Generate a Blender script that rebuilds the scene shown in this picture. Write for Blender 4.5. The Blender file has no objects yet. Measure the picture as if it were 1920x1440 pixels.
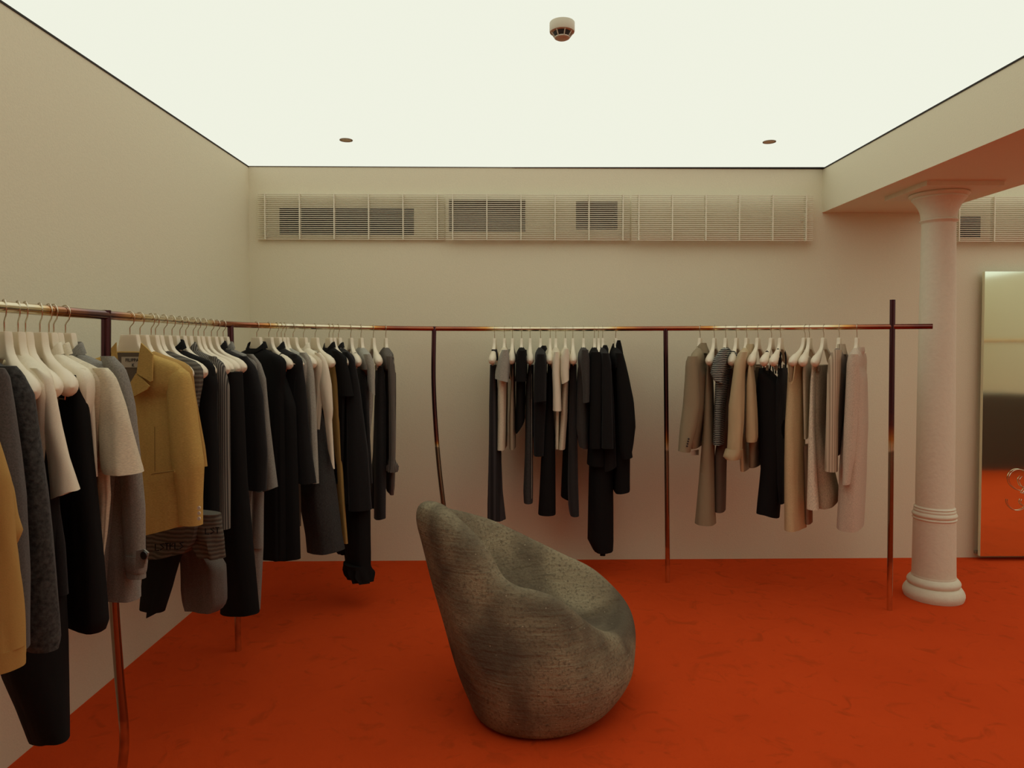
import bpy, bmesh, math, random
from mathutils import Vector, noise
random.seed(7)
S = bpy.context.scene
COL = S.collection
# ---------------------------------------------------------------- camera
F = 1340.0; PITCH = math.radians(1.4); PPY = 674.7; EYE = 1.55
cam_d = bpy.data.cameras.new('camera'); cam = bpy.data.objects.new('camera', cam_d); COL.objects.link(cam)
cam.location = (0, 0, EYE); cam.rotation_euler = (math.pi/2 - PITCH, 0, 0)
cam_d.sensor_width = 36; cam_d.lens = 36*F/1920; cam_d.shift_y = (PPY-720)/1920
cam_d.clip_start = .05
S.camera = cam
# ---------------------------------------------------------------- light, exposure
w = bpy.data.worlds.new('world'); S.world = w; w.use_nodes = True
w.node_tree.nodes['Background'].inputs[0].default_value = (0.9, 0.85, 0.7, 1)
w.node_tree.nodes['Background'].inputs[1].default_value = 0.0
CEIL_COL = (0.775, 0.79, 0.675); CEIL_STR = 1.12
S.view_settings.view_transform = 'Standard'; S.view_settings.look = 'None'
S.view_settings.exposure = 0.0; S.view_settings.gamma = 1.0; S.view_settings.use_curve_mapping = False

# ---------------------------------------------------------------- geometry helpers
def ray(px, py):
    xc = (px-960)/F; yc = -(py-PPY)/F
    return Vector((xc, math.cos(PITCH)+yc*math.sin(PITCH), yc*math.cos(PITCH)-math.sin(PITCH)))
def at_y(px, py, Y):
    r = ray(px, py); r = r*(Y/r.y); return Vector((r.x, Y, EYE+r.z))
def at_z(px, py, Z):
    r = ray(px, py); r = r*((Z-EYE)/r.z); return Vector((r.x, r.y, Z))
def proj(p):
    x, y, z = p[0], p[1], p[2]-EYE
    fw = y*math.cos(PITCH)-z*math.sin(PITCH); up = y*math.sin(PITCH)+z*math.cos(PITCH)
    return 960+F*x/fw, PPY-F*up/fw
def obj(name, verts, faces, m, parent=None, smooth=False, loc=(0, 0, 0)):
    me = bpy.data.meshes.new(name); me.from_pydata([tuple(v) for v in verts], [], faces); me.update()
    bm = bmesh.new(); bm.from_mesh(me); bmesh.ops.recalc_face_normals(bm, faces=bm.faces); bm.to_mesh(me); bm.free()
    if smooth:
        for p in me.polygons: p.use_smooth = True
        me.set_sharp_from_angle(angle=math.radians(48))
    if m: me.materials.append(m)
    o = bpy.data.objects.new(name, me); COL.objects.link(o); o.location = loc
    if parent: o.parent = parent
    return o
def empty(name, loc, label, cat, group=None):
    o = bpy.data.objects.new(name, None); COL.objects.link(o); o.location = loc; o.empty_display_size = .05
    o['label'] = label; o['category'] = cat
    if group: o['group'] = group
    return o
def tag(o, label, cat, group=None):
    o['label'] = label; o['category'] = cat
    if group: o['group'] = group
    return o
class MB:
    def __init__(s): s.v = []; s.f = []
    def box(s, x0, y0, z0, x1, y1, z1):
        b = len(s.v)
        s.v += [(x0,y0,z0),(x1,y0,z0),(x1,y1,z0),(x0,y1,z0),(x0,y0,z1),(x1,y0,z1),(x1,y1,z1),(x0,y1,z1)]
        s.f += [(b,b+3,b+2,b+1),(b+4,b+5,b+6,b+7),(b,b+1,b+5,b+4),(b+1,b+2,b+6,b+5),(b+2,b+3,b+7,b+6),(b+3,b,b+4,b+7)]
        return s
    def quad(s, a, b_, c, d):
        b = len(s.v); s.v += [a, b_, c, d]; s.f.append((b, b+1, b+2, b+3)); return s
    def tube(s, pts, r, n=12, cap=True):
        pts = [Vector(p) for p in pts]; b = len(s.v); m = len(pts)
        up = None
        for i, p in enumerate(pts):
            t = (pts[min(i+1, m-1)]-pts[max(i-1, 0)]).normalized()
            if up is None:
                up = Vector((0, 0, 1)) if abs(t.z) < .9 else Vector((1, 0, 0))
            a = (up - t*up.dot(t)).normalized(); c = t.cross(a); up = a
            rr = r[i] if isinstance(r, (list, tuple)) else r
            for k in range(n):
                an = 2*math.pi*k/n
                s.v.append(tuple(p+a*rr*math.cos(an)+c*rr*math.sin(an)))
        for i in range(m-1):
            for k in range(n):
                k2 = (k+1) % n
                s.f.append((b+i*n+k, b+i*n+k2, b+(i+1)*n+k2, b+(i+1)*n+k))
        if cap:
            s.f.append(tuple(b+k for k in range(n))); s.f.append(tuple(b+(m-1)*n+k for k in range(n)))
        return s
    def lathe(s, prof, n=48, c=(0, 0, 0)):
        b = len(s.v); m = len(prof)
        for r, z in prof:
            for k in range(n):
                an = 2*math.pi*k/n
                s.v.append((c[0]+r*math.cos(an), c[1]+r*math.sin(an), c[2]+z))
        for i in range(m-1):
            for k in range(n):
                k2 = (k+1) % n
                s.f.append((b+i*n+k, b+i*n+k2, b+(i+1)*n+k2, b+(i+1)*n+k))
        s.f.append(tuple(b+k for k in range(n))); s.f.append(tuple(b+(m-1)*n+k for k in range(n)))
        return s
    def build(s, name, m, parent=None, smooth=False, loc=(0, 0, 0)):
        return obj(name, s.v, s.f, m, parent, smooth, loc)
def cr(p0, p1, p2, p3, t):
    return 0.5*((2*p1)+(p2-p0)*t+(2*p0-5*p1+4*p2-p3)*t*t+(3*p1-p0-3*p2+p3)*t**3)
def smooth_path(P, n, closed=False):
    P = [Vector(p) for p in P]; out = []; m = len(P)
    segs = m if closed else m-1
    for i in range(segs):
        g = (lambda j: P[j % m]) if closed else (lambda j: P[max(0, min(m-1, j))])
        for k in range(n): out.append(cr(g(i-1), g(i), g(i+1), g(i+2), k/n))
    if not closed: out.append(P[-1])
    return out
def interp_rows(rows, n):
    """rows of numbers, resampled monotone-linear/smooth by first column"""
    z0, z1 = rows[0][0], rows[-1][0]; out = []
    for i in range(n+1):
        t = i/n; z = z0+(z1-z0)*t
        for j in range(len(rows)-1):
            a, b = rows[j], rows[j+1]
            if (z >= a[0]-1e-9 and z <= b[0]+1e-9) or (z <= a[0]+1e-9 and z >= b[0]-1e-9): break
        d = b[0]-a[0]; u = (z-a[0])/d if abs(d) > 1e-9 else 0; u = max(0, min(1, u)); us = u
        out.append([z]+[a[k]+(b[k]-a[k])*us for k in range(1, len(a))])
    return out

# ---------------------------------------------------------------- materials
def new_mat(name):
    m = bpy.data.materials.new(name); m.use_nodes = True
    return m, m.node_tree, m.node_tree.nodes['Principled BSDF']
def N(nt, t, **k):
    n = nt.nodes.new(t)
    for a, b in k.items():
        if a in n.inputs: n.inputs[a].default_value = b
        else: setattr(n, a, b)
    return n
def mix_col(nt, fac_out, c1, c2):
    r = nt.nodes.new('ShaderNodeMix'); r.data_type = 'RGBA'
    if fac_out is not None: nt.links.new(fac_out, r.inputs[0])
    for i, c in ((6, c1), (7, c2)):
        if isinstance(c, tuple): r.inputs[i].default_value = (*c, 1)
        else: nt.links.new(c, r.inputs[i])
    return r.outputs[2]
def ramp(nt, src, a, b, ca=(0, 0, 0), cb=(1, 1, 1)):
    r = nt.nodes.new('ShaderNodeValToRGB'); r.color_ramp.elements[0].position = a; r.color_ramp.elements[1].position = b
    r.color_ramp.elements[0].color = (*ca, 1); r.color_ramp.elements[1].color = (*cb, 1)
    nt.links.new(src, r.inputs[0]); return r.outputs[0]
def simple(name, col, rough=.6, metal=0, bump=0, scale=60, var=.0):
    m, nt, b = new_mat(name)
    b.inputs['Base Color'].default_value = (*col, 1); b.inputs['Roughness'].default_value = rough; b.inputs['Metallic'].default_value = metal
    tc = N(nt, 'ShaderNodeTexCoord')
    if bump or var:
        n = N(nt, 'ShaderNodeTexNoise', Scale=scale, Detail=5.0); nt.links.new(tc.outputs['Object'], n.inputs['Vector'])
        if bump:
            bp = N(nt, 'ShaderNodeBump', Strength=bump, Distance=.01); nt.links.new(n.outputs[0], bp.inputs['Height']); nt.links.new(bp.outputs[0], b.inputs['Normal'])
        if var:
            lo = tuple(c*(1-var) for c in col); hi = tuple(min(1, c*(1+var)) for c in col)
            nt.links.new(mix_col(nt, ramp(nt, n.outputs[0], .35, .65), lo, hi), b.inputs['Base Color'])
    return m
FAB = {}
def fabric(name, col, style='plain', rough=.92, col2=None, scale=1.0):
    if name in FAB: return FAB[name]
    m, nt, b = new_mat(name)
    b.inputs['Roughness'].default_value = rough
    b.inputs['Specular IOR Level'].default_value = .15
    tc = N(nt, 'ShaderNodeTexCoord'); O = tc.outputs['Object']
    h = None; colr = None
    if style in ('plain', 'wool', 'fuzzy', 'denim', 'linen'):
        sc = {'plain': 500, 'wool': 260, 'fuzzy': 90, 'denim': 320, 'linen': 420}[style]
        n = N(nt, 'ShaderNodeTexNoise', Scale=sc*scale, Detail=4.0)
        mp = N(nt, 'ShaderNodeMapping'); nt.links.new(O, mp.inputs[0]); nt.links.new(mp.outputs[0], n.inputs['Vector'])
        if style == 'linen': mp.inputs['Scale'].default_value = (.3, .3, 1.6)
        if style == 'denim': mp.inputs['Scale'].default_value = (1.5, 1.5, .3)
        v = {'plain': .06, 'wool': .22, 'fuzzy': .55, 'denim': .35, 'linen': .15}[style]
        lo = tuple(c*(1-v) for c in col); hi = tuple(min(1, c*(1+v)) for c in col)
        colr = mix_col(nt, ramp(nt, n.outputs[0], .3, .7), lo, hi); h = n.outputs[0]
        st = {'plain': .12, 'wool': .3, 'fuzzy': .9, 'denim': .35, 'linen': .35}[style]
    elif style in ('rib', 'stripe', 'crease'):
        wv = N(nt, 'ShaderNodeTexWave'); wv.wave_type = 'BANDS'
        wv.bands_direction = {'rib': 'X', 'stripe': 'Z', 'crease': 'X'}[style]
        wv.inputs['Scale'].default_value = {'rib': 40, 'stripe': 28, 'crease': 8}[style]*scale
        wv.inputs['Distortion'].default_value = {'rib': .0, 'stripe': 2.5, 'crease': 9}[style]
        wv.inputs['Detail Scale'].default_value = 1.0
        mp = N(nt, 'ShaderNodeMapping'); nt.links.new(O, mp.inputs[0]); nt.links.new(mp.outputs[0], wv.inputs['Vector'])
        if style != 'stripe': mp.inputs['Scale'].default_value = (1, .35, .004)
        lo = col2 or tuple(c*.6 for c in col)
        colr = mix_col(nt, ramp(nt, wv.outputs[0], .35, .65), lo, col); h = wv.outputs[0]; st = .5
    elif style == 'satin':
        n = N(nt, 'ShaderNodeTexNoise', Scale=14.0, Detail=2.0); mp = N(nt, 'ShaderNodeMapping'); mp.inputs['Scale'].default_value = (2, 2, .5)
        nt.links.new(O, mp.inputs[0]); nt.links.new(mp.outputs[0], n.inputs['Vector'])
        colr = mix_col(nt, n.outputs[0], tuple(c*.85 for c in col), tuple(min(1, c*1.1) for c in col)); h = n.outputs[0]; st = .5
        b.inputs['Roughness'].default_value = .42; b.inputs['Specular IOR Level'].default_value = .5
    # broad soft creases in the cloth
    n2 = N(nt, 'ShaderNodeTexNoise', Scale=9.0, Detail=2.0); mp2 = N(nt, 'ShaderNodeMapping'); mp2.inputs['Scale'].default_value = (1.6, 1.6, .45)
    nt.links.new(O, mp2.inputs[0]); nt.links.new(mp2.outputs[0], n2.inputs['Vector'])
    b1 = N(nt, 'ShaderNodeBump', Strength=.35, Distance=.03); nt.links.new(n2.outputs[0], b1.inputs['Height'])
    b2 = N(nt, 'ShaderNodeBump', Strength=st, Distance=.002); nt.links.new(h, b2.inputs['Height']); nt.links.new(b1.outputs[0], b2.inputs['Normal'])
    nt.links.new(b2.outputs[0], b.inputs['Normal']); nt.links.new(colr, b.inputs['Base Color'])
    if 'Sheen Weight' in b.inputs and style in ('wool', 'fuzzy'): b.inputs['Sheen Weight'].default_value = .08
    FAB[name] = m; return m

WALL = simple('plaster_wall', (.765, .705, .52), .85, bump=.12, scale=140, var=.02)
SOFF = simple('plaster_soffit', (.765, .705, .52), .85, bump=.08, scale=140, var=.02)
COLM = simple('column_paint', (.75, .70, .54), .7, bump=.25, scale=40, var=.02)
GRILLE = simple('grille_paint', (.80, .74, .58), .5)
BLACKV = simple('duct_black', (.006, .006, .006), .9)
DUCTM = simple('duct_grey', (.16, .13, .09), .9)
GAP = simple('shadow_gap', (.03, .025, .02), .9)
IVORY = simple('ivory_hanger', (.80, .70, .53), .45, bump=.03, scale=20)
STEEL = simple('steel_wire', (.62, .55, .42), .22, 1)
PLAST = simple('detector_plastic', (.66, .60, .46), .5)
DARKP = simple('detector_dark', (.02, .018, .015), .6)
EDGE = simple('dull_clip_metal', (.3, .26, .18), .5, .3)
BTN = simple('button_dark', (.02, .015, .012), .35)
# carpet
def carpet():
    m, nt, b = new_mat('orange_carpet'); b.inputs['Roughness'].default_value = 1; b.inputs['Specular IOR Level'].default_value = .05
    tc = N(nt, 'ShaderNodeTexCoord')
    n1 = N(nt, 'ShaderNodeTexNoise', Scale=420.0, Detail=3.0); n2 = N(nt, 'ShaderNodeTexNoise', Scale=1.7, Detail=5.0); n3 = N(nt, 'ShaderNodeTexNoise', Scale=8.0, Detail=4.0, Distortion=1.2)
    for n in (n1, n2, n3): nt.links.new(tc.outputs['Object'], n.inputs['Vector'])
    base = mix_col(nt, ramp(nt, n2.outputs[0], .35, .65), (.60, .058, .009), (.67, .068, .011))
    patch = mix_col(nt, ramp(nt, n3.outputs[0], .58, .70), base, (.47, .050, .008))
    fin = mix_col(nt, ramp(nt, n1.outputs[0], .3, .7), patch, (.72, .075, .014))
    mx = [n for n in nt.nodes if n.bl_idname == 'ShaderNodeMix'][-1]
    ml = N(nt, 'ShaderNodeMath', operation='MULTIPLY'); ml.inputs[1].default_value = .5
    nt.links.new(mx.inputs[0].links[0].from_socket, ml.inputs[0]); nt.links.new(ml.outputs[0], mx.inputs[0])
    nt.links.new(fin, b.inputs['Base Color'])
    b1 = N(nt, 'ShaderNodeBump', Strength=.5, Distance=.02); nt.links.new(n3.outputs[0], b1.inputs['Height'])
    b2 = N(nt, 'ShaderNodeBump', Strength=.7, Distance=.004); nt.links.new(n1.outputs[0], b2.inputs['Height']); nt.links.new(b1.outputs[0], b2.inputs['Normal'])
    nt.links.new(b2.outputs[0], b.inputs['Normal'])
    return m
CARPET = carpet()
def ceil_mat():
    m = bpy.data.materials.new('luminous_ceiling'); m.use_nodes = True; nt = m.node_tree; nt.nodes.clear()
    e = N(nt, 'ShaderNodeEmission'); e.inputs[0].default_value = (*CEIL_COL, 1); e.inputs[1].default_value = CEIL_STR
    o = N(nt, 'ShaderNodeOutputMaterial'); nt.links.new(e.outputs[0], o.inputs[0]); return m
CEIL = ceil_mat()

# ---------------------------------------------------------------- structure
YC = 0.2; H = 2.78; XL = -1.84; XR = 8.2; YB = -2.2; BX0 = 2.2; BX1 = 2.98; BZ = 2.47
def wy(x): return 5.02+.0185*(x-XL)
def st(o): o['kind'] = 'structure'; return o
st(MB().quad((XL-.1, YB-.1, 0), (XR+.1, YB-.1, 0), (XR+.1, 5.5, 0), (XL-.1, 5.5, 0)).build('floor', CARPET))
st(MB().box(XL-.12, YB, 0, XL, wy(XL)+.1, H-.008).build('wall_left', WALL))
st(MB().box(XR, YB, 0, XR+.12, 5.4, H).build('wall_right', WALL))
st(MB().box(XL-.12, YB-.12, 0, XR+.12, YB, H).build('wall_front', WALL))
# back wall with the duct openings really cut through
holes = []
for (x0, y0, x1, y1, m) in ((527, 391, 777, 441, BLACKV), (842, 375, 985, 436, DUCTM), (1080, 378, 1158, 430, DUCTM), (1795, 402, 1848, 444, BLACKV)):
    Y = 5.06; a = at_y(x0, y0, Y); b = at_y(x1, y1, Y)
    holes.append((a.x, b.z, b.x, a.z, m))
xs = sorted({XL-.1, XR+.1} | {h[0] for h in holes} | {h[2] for h in holes}); zs = sorted({0.0, H-.003} | {h[1] for h in holes} | {h[3] for h in holes})
wb = MB()
for i in range(len(xs)-1):
    for j in range(len(zs)-1):
        cx, cz = (xs[i]+xs[i+1])/2, (zs[j]+zs[j+1])/2
        if any(h[0] < cx < h[2] and h[1] < cz < h[3] for h in holes): continue
        a, b = xs[i], xs[i+1]
        wb.quad((a, wy(a), zs[j]), (b, wy(b), zs[j]), (b, wy(b), zs[j+1]), (a, wy(a), zs[j+1]))
wall_back = st(wb.build('wall_back', WALL))
for h in holes:
    d = MB(); x0, z0, x1, z1, m = h; y = wy(x0)
    d.quad((x0-.01, y+.2, z0-.01), (x1+.01, y+.2, z0-.01), (x1+.01, y+.2, z1+.01), (x0-.01, y+.2, z1+.01))
    for a, b in (((x0, z0), (x1, z0)), ((x1, z0), (x1, z1)), ((x1, z1), (x0, z1)), ((x0, z1), (x0, z0))):
        d.quad((a[0], wy(a[0]), a[1]), (b[0], wy(b[0]), b[1]), (b[0], y+.2, b[1]), (a[0], y+.2, a[1]))
    d.build('duct_opening', m, wall_back)
ceiling = st(MB().box(XL+.004, YC, H, BX0-.006, wy(0)-.006, H+.02).build('ceiling', CEIL))
MB().box(BX1+.006, YB, H, XR, wy(6)-.04, H+.02).build('light_panel', CEIL, ceiling)
st(MB().box(XL, YB, H-.01, BX0, YC, H+.025).build('ceiling', WALL))
st(MB().box(XL-.12, YB-.1, H+.03, XR+.1, 5.4, H+.06).build('ceiling_void', GAP)).name = 'ceiling_2'
beam = st(MB().box(BX0, YB, BZ, BX1, 5.3, H+.03).build('ceiling_beam', SOFF)); beam.name = 'trim_1'
# thin shadow-gap profiles round the luminous ceiling
st(MB().box(XL, YB, H-.008, XL+.004, wy(XL), H+.03).build('trim_2', GAP))
st(MB().box(BX0-.004, YB, H-.007, BX0, wy(BX0)-.01, H+.03).build('trim_3', GAP))
tb = MB(); tb.quad((XL, wy(XL)-.006, H-.005), (BX0, wy(BX0)-.006, H-.005), (BX0, wy(BX0)-.006, H+.03), (XL, wy(XL)-.006, H+.03)); st(tb.build('trim_4', GAP))

# ---------------------------------------------------------------- column
CX, CY = 2.568, 4.32
colm = empty('column', (CX, CY, 0), 'round cream painted column with moulded base and flared capital under the beam', 'column')
def arc(r0, z0, r1, z1, bulge, n=6):
    out = []
    for i in range(n+1):
        t = i/n; out.append((r0+(r1-r0)*t+bulge*math.sin(math.pi*t), z0+(z1-z0)*t))
    return out
MB().lathe(arc(.160, 0, .146, .075, .014)+arc(.138, .078, .128, .125, .012)+[(.122, .128), (.120, .14)], 64).build('base', COLM, colm, True)
MB().lathe([(.119, .13), (.1165, .30), (.1145, .478)]).build('pedestal', COLM, colm, True)
MB().lathe([(.112, .47)]+arc(.116, .478, .116, .490, .004)+arc(.114, .492, .114, .522, .008)+arc(.112, .525, .110, .540, .003)+arc(.108, .543, .106, .556, .005)+[(.101, .565)]).build('ring_moulding', COLM, colm, True)
MB().lathe([(.104, .555), (.1035, .8), (.101, 1.3), (.097, 1.8), (.093, 2.1), (.091, 2.27)]).build('shaft', COLM, colm, True)
MB().lathe([(.091, 2.262)]+arc(.095, 2.27, .095, 2.288, .010)+[(.096, 2.292), (.097, 2.31), (.102, 2.335), (.112, 2.36), (.127, 2.385), (.138, 2.400)]+arc(.140, 2.402, .144, 2.418, .005)+arc(.150, 2.421, .158, 2.442, .008)+[(.15, 2.445)]).build('capital', COLM, colm, True)
MB().box(-.21, -.235, 2.443, .23, .225, 2.4705).build('abacus', COLM, colm)

# ---------------------------------------------------------------- wall grilles
def grille(x0p, x1p, y0p, y1p, label, nr, Y=4.985):
    a = at_y(x0p, y0p, Y); b = at_y(x1p, y1p, Y); cx = (a.x+b.x)/2
    g = empty('ventilation_grille', (cx, Y+.02, b.z), label, 'vent grille', 'long slatted wall grilles under the ceiling')
    L = (b.x-a.x)/2-.002; hgt = a.z-b.z; sl = MB().box(-L, -.003, -.0023, L, .008, .0023)
    me = None; ns = 24; tilt = math.atan(.0185)
    g.rotation_euler = (0, 0, tilt)
    for i in range(ns):
        z = hgt*(i+.5)/ns
        if me is None:
            o = sl.build('slat', GRILLE, g, loc=(0, 0, z)); me = o.data
        else:
            o = bpy.data.objects.new('slat', me); COL.objects.link(o); o.parent = g; o.location = (0, 0, z)
    rm = None
    for i in range(nr):
        x = -L+.05+(2*L-.10)*i/(nr-1)
        if rm is None: o = MB().box(-.0035, -.012, 0.002, .0035, .03, hgt-.002).build('upright_rod', GRILLE, g, loc=(x, 0, 0)); rm = o.data
        else: o = bpy.data.objects.new('upright_rod', rm); COL.objects.link(o); o.parent = g; o.location = (x, 0, 0)
    for i in (0, nr-1):
        x = -L+.05+(2*L-.10)*i/(nr-1)
        MB().box(-.006, 0.018, hgt*.45, .006, .075 if cx < 0 else .08, hgt*.5).build('bracket', GRILLE, g, loc=(x, 0, 0))
grille(482, 833.5, 361.5, 449.5, 'cream slatted wall grille at the left end of the row, over a black duct opening', 6)
grille(834.5, 1183, 362.5, 450.5, 'cream slatted wall grille in the middle of the row of three', 6)
grille(1184, 1528, 363.5, 451.5, 'cream slatted wall grille at the right end of the row, beside the beam', 6)
grille(1786, 2080, 367, 453.5, 'cream slatted wall grille beyond the column, above the metal mirror', 5, 5.04)

# ---------------------------------------------------------------- ceiling fittings
p = at_z(1054, 42, H); sd = empty('smoke_detector', (p.x, p.y, H), 'round cream smoke detector on the luminous ceiling', 'smoke detector')
R0 = .0485
MB().lathe([(R0*.96, 0), (R0, -.003), (R0, -.034), (R0*.97, -.038), (R0*.8, -.039)]).build('base', PLAST, sd, True)
MB().lathe([(R0*.72, -.037), (R0*.62, -.052), (R0*.55, -.056)]).build('sensor_chamber', DARKP, sd, True)
MB().lathe([(R0*.50, -.054), (R0*.60, -.056), (R0*.60, -.060), (R0*.45, -.064), (R0*.1, -.065)]).build('cap', PLAST, sd, True)
for k in range(8):
    a = 2*math.pi*k/8+.2
    MB().tube([(R0*.88*math.cos(a), R0*.88*math.sin(a), -.038), (R0*.58*math.cos(a), R0*.58*math.sin(a), -.058)], .0022, 6).build('rib', PLAST, sd)
for px, py, lb in ((649, 262.5, 'left'), (1442.5, 265.8, 'right')):
    p = at_z(px, py, H-.001); d = empty('recessed_spotlight', (p.x, p.y, H-.001), 'unlit round recessed spotlight in the %s half of the luminous ceiling' % lb, 'spotlight', 'recessed ceiling spotlights')
    MB().lathe([(.0395, .001), (.0395, -.003), (.034, -.0035), (.033, -.001)], 32).build('ring', simple('spot_ring', (.30, .22, .15), .6), d)
    MB().lathe([(.033, 0), (.033, -.0012)], 32).build('lens', simple('spot_lens', (.66, .56, .38), .5), d)

# ---------------------------------------------------------------- clothes rack
RZ = 1.64; RR = .0150
def tint_metal():
    m, nt, b = new_mat('heat_tinted_metal'); b.inputs['Metallic'].default_value = 1; b.inputs['Roughness'].default_value = .2
    at = N(nt, 'ShaderNodeAttribute', attribute_name='tint'); tc = N(nt, 'ShaderNodeTexCoord')
    n = N(nt, 'ShaderNodeTexNoise', Scale=9.0, Detail=3.0); nt.links.new(tc.outputs['Object'], n.inputs['Vector'])
    ad = N(nt, 'ShaderNodeMath', operation='MULTIPLY_ADD'); nt.links.new(n.outputs[0], ad.inputs[0]); ad.inputs[1].default_value = .3; nt.links.new(at.outputs['Fac'], ad.inputs[2])
    r = nt.nodes.new('ShaderNodeValToRGB'); cr_ = r.color_ramp
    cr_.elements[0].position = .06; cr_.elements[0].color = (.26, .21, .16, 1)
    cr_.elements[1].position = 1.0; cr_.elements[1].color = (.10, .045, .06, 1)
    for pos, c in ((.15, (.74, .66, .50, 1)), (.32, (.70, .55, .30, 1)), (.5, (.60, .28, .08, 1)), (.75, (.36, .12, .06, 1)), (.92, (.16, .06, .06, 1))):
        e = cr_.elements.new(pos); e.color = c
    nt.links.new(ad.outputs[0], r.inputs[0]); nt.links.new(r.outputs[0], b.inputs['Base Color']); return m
TINT = tint_metal()
def set_tint(o, fn):
    a = o.data.attributes.new('tint', 'FLOAT', 'POINT')
    for i, v in enumerate(o.data.vertices): a.data[i].value = fn(v.co)
ctrl = [(-1.22, 1.0), (-1.29, 1.80), (-1.335, 2.32), (-1.40, 3.2), (-1.415, 3.56), (-1.30, 3.86), (-1.10, 4.16), (-.80, 4.50), (-.515, 4.68), (0, 4.76), (.5, 4.74), (1.0, 4.63), (1.45, 4.47), (1.85, 4.28), (2.18, 4.12), (2.37, 4.03)]
RAIL = smooth_path([(x, y, RZ) for x, y in ctrl], 14)
# trim the start a little in front of the picture edge
rail_px = [proj(p)[0] if p.y > .3 else -9999 for p in RAIL]
def on_rail(px):
    for i in range(len(RAIL)-1):
        a, b = rail_px[i], rail_px[i+1]
        if a <= px <= b:
            t = (px-a)/(b-a); return RAIL[i].lerp(RAIL[i+1], t), (RAIL[min(i+2, len(RAIL)-1)]-RAIL[max(i-1, 0)]).normalized()
    raise ValueError(px)
p4 = on_rail(1673)[0]
rack = empty('clothes_rack', (0, 4.0, 0), 'long curving clothes rack of heat tinted copper and steel tube, along the walls', 'clothes rack')
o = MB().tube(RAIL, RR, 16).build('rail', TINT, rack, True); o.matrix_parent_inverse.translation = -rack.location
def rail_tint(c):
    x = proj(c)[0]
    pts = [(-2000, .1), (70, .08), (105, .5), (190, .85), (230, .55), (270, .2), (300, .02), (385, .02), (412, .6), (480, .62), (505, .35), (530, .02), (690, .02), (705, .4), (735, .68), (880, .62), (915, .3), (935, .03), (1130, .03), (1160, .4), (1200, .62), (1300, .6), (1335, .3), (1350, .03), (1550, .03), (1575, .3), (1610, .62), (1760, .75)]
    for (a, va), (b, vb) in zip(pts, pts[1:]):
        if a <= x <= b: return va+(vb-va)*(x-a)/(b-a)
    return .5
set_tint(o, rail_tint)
def post(top, bot, z1=RZ+.016, mids=()):
    pts = smooth_path([bot]+list(mids)+[(top[0], top[1], z1)], 8) if mids else [Vector(bot).lerp(Vector((top[0], top[1], z1)), i/10) for i in range(11)]
    o = MB().tube(pts, RR, 16).build('post', TINT, rack, True); o.matrix_parent_inverse.translation = -rack.location
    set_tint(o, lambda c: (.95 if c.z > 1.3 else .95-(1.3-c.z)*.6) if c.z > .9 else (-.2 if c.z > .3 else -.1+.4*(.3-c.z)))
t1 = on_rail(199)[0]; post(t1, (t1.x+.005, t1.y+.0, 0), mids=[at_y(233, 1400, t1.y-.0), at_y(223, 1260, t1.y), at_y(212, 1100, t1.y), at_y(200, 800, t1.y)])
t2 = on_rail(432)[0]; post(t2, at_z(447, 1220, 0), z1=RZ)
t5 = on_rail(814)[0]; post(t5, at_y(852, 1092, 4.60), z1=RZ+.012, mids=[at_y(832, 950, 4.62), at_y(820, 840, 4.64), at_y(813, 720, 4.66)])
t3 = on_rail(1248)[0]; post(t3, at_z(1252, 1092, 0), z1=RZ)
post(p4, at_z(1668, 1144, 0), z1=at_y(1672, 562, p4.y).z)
MB().tube([(.012, 0, 0), (.020, 0, 0)], .005, 8).build('set_screw', STEEL, rack, loc=(p4.x+.0-rack.location.x, p4.y-.014-rack.location.y, RZ))

# ---------------------------------------------------------------- hanger mesh (shared)
def hanger_mesh():
    top = [(0, -.060), (.033, -.060), (.0365, -.075), (.040, -.092), (.052, -.114), (.080, -.134), (.12, -.147), (.16, -.158), (.19, -.172), (.207, -.188), (.214, -.203)]
    bot = [(0, -.131), (.033, -.133), (.045, -.139), (.07, -.156), (.11, -.186), (.15, -.216), (.175, -.229), (.19, -.231), (.203, -.222), (.214, -.205)]
    hw = [(0, .0095), (.04, .0095), (.08, .013), (.12, .019), (.16, .025), (.185, .026), (.203, .019), (.214, .003)]
    def li(T, u):
        for (a, x), (b, y) in zip(T, T[1:]):
            if a <= u <= b: return x+(y-x)*(u-a)/(b-a)
        return T[-1][1]
    us = [0, .02, .0325, .034, .0365, .038, .04, .046, .052, .062, .075, .09, .105, .12, .14, .16, .175, .185, .195, .203, .208, .212, .2135]
    us = [-u for u in reversed(us[1:])]+us
    v = []; f = []; n = 16
    for u in us:
        a = abs(u); zt = li(top, a); zb = li(bot, a); w_ = li(hw, a); e = 7-5*min(1, a/.12)
        for k in range(n):
            th = 2*math.pi*k/n; c, s_ = math.cos(th), math.sin(th)
            cc = math.copysign(abs(c)**(2/e), c); ss = math.copysign(abs(s_)**(2/e), s_)
            v.append((u, w_*cc, (zt+zb)/2+(zt-zb)/2*ss))
    m = len(us)
    for i in range(m-1):
        for k in range(n):
            k2 = (k+1) % n; f.append((i*n+k, i*n+k2, (i+1)*n+k2, (i+1)*n+k))
    f.append(tuple(range(n))); f.append(tuple((m-1)*n+k for k in range(n)))
    return v, f
hv, hf = hanger_mesh()
hook_pts = []
for i in range(15):
    a = math.radians(200-i*15); hook_pts.append((.0205*math.cos(a), 0, .0205*math.sin(a)-.0015+.002))
hook_pts += [(.0155, 0, -.020), (.004, 0, -.031), (0, 0, -.037), (0, 0, -.062)]
_h = {}
HANG = []
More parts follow.
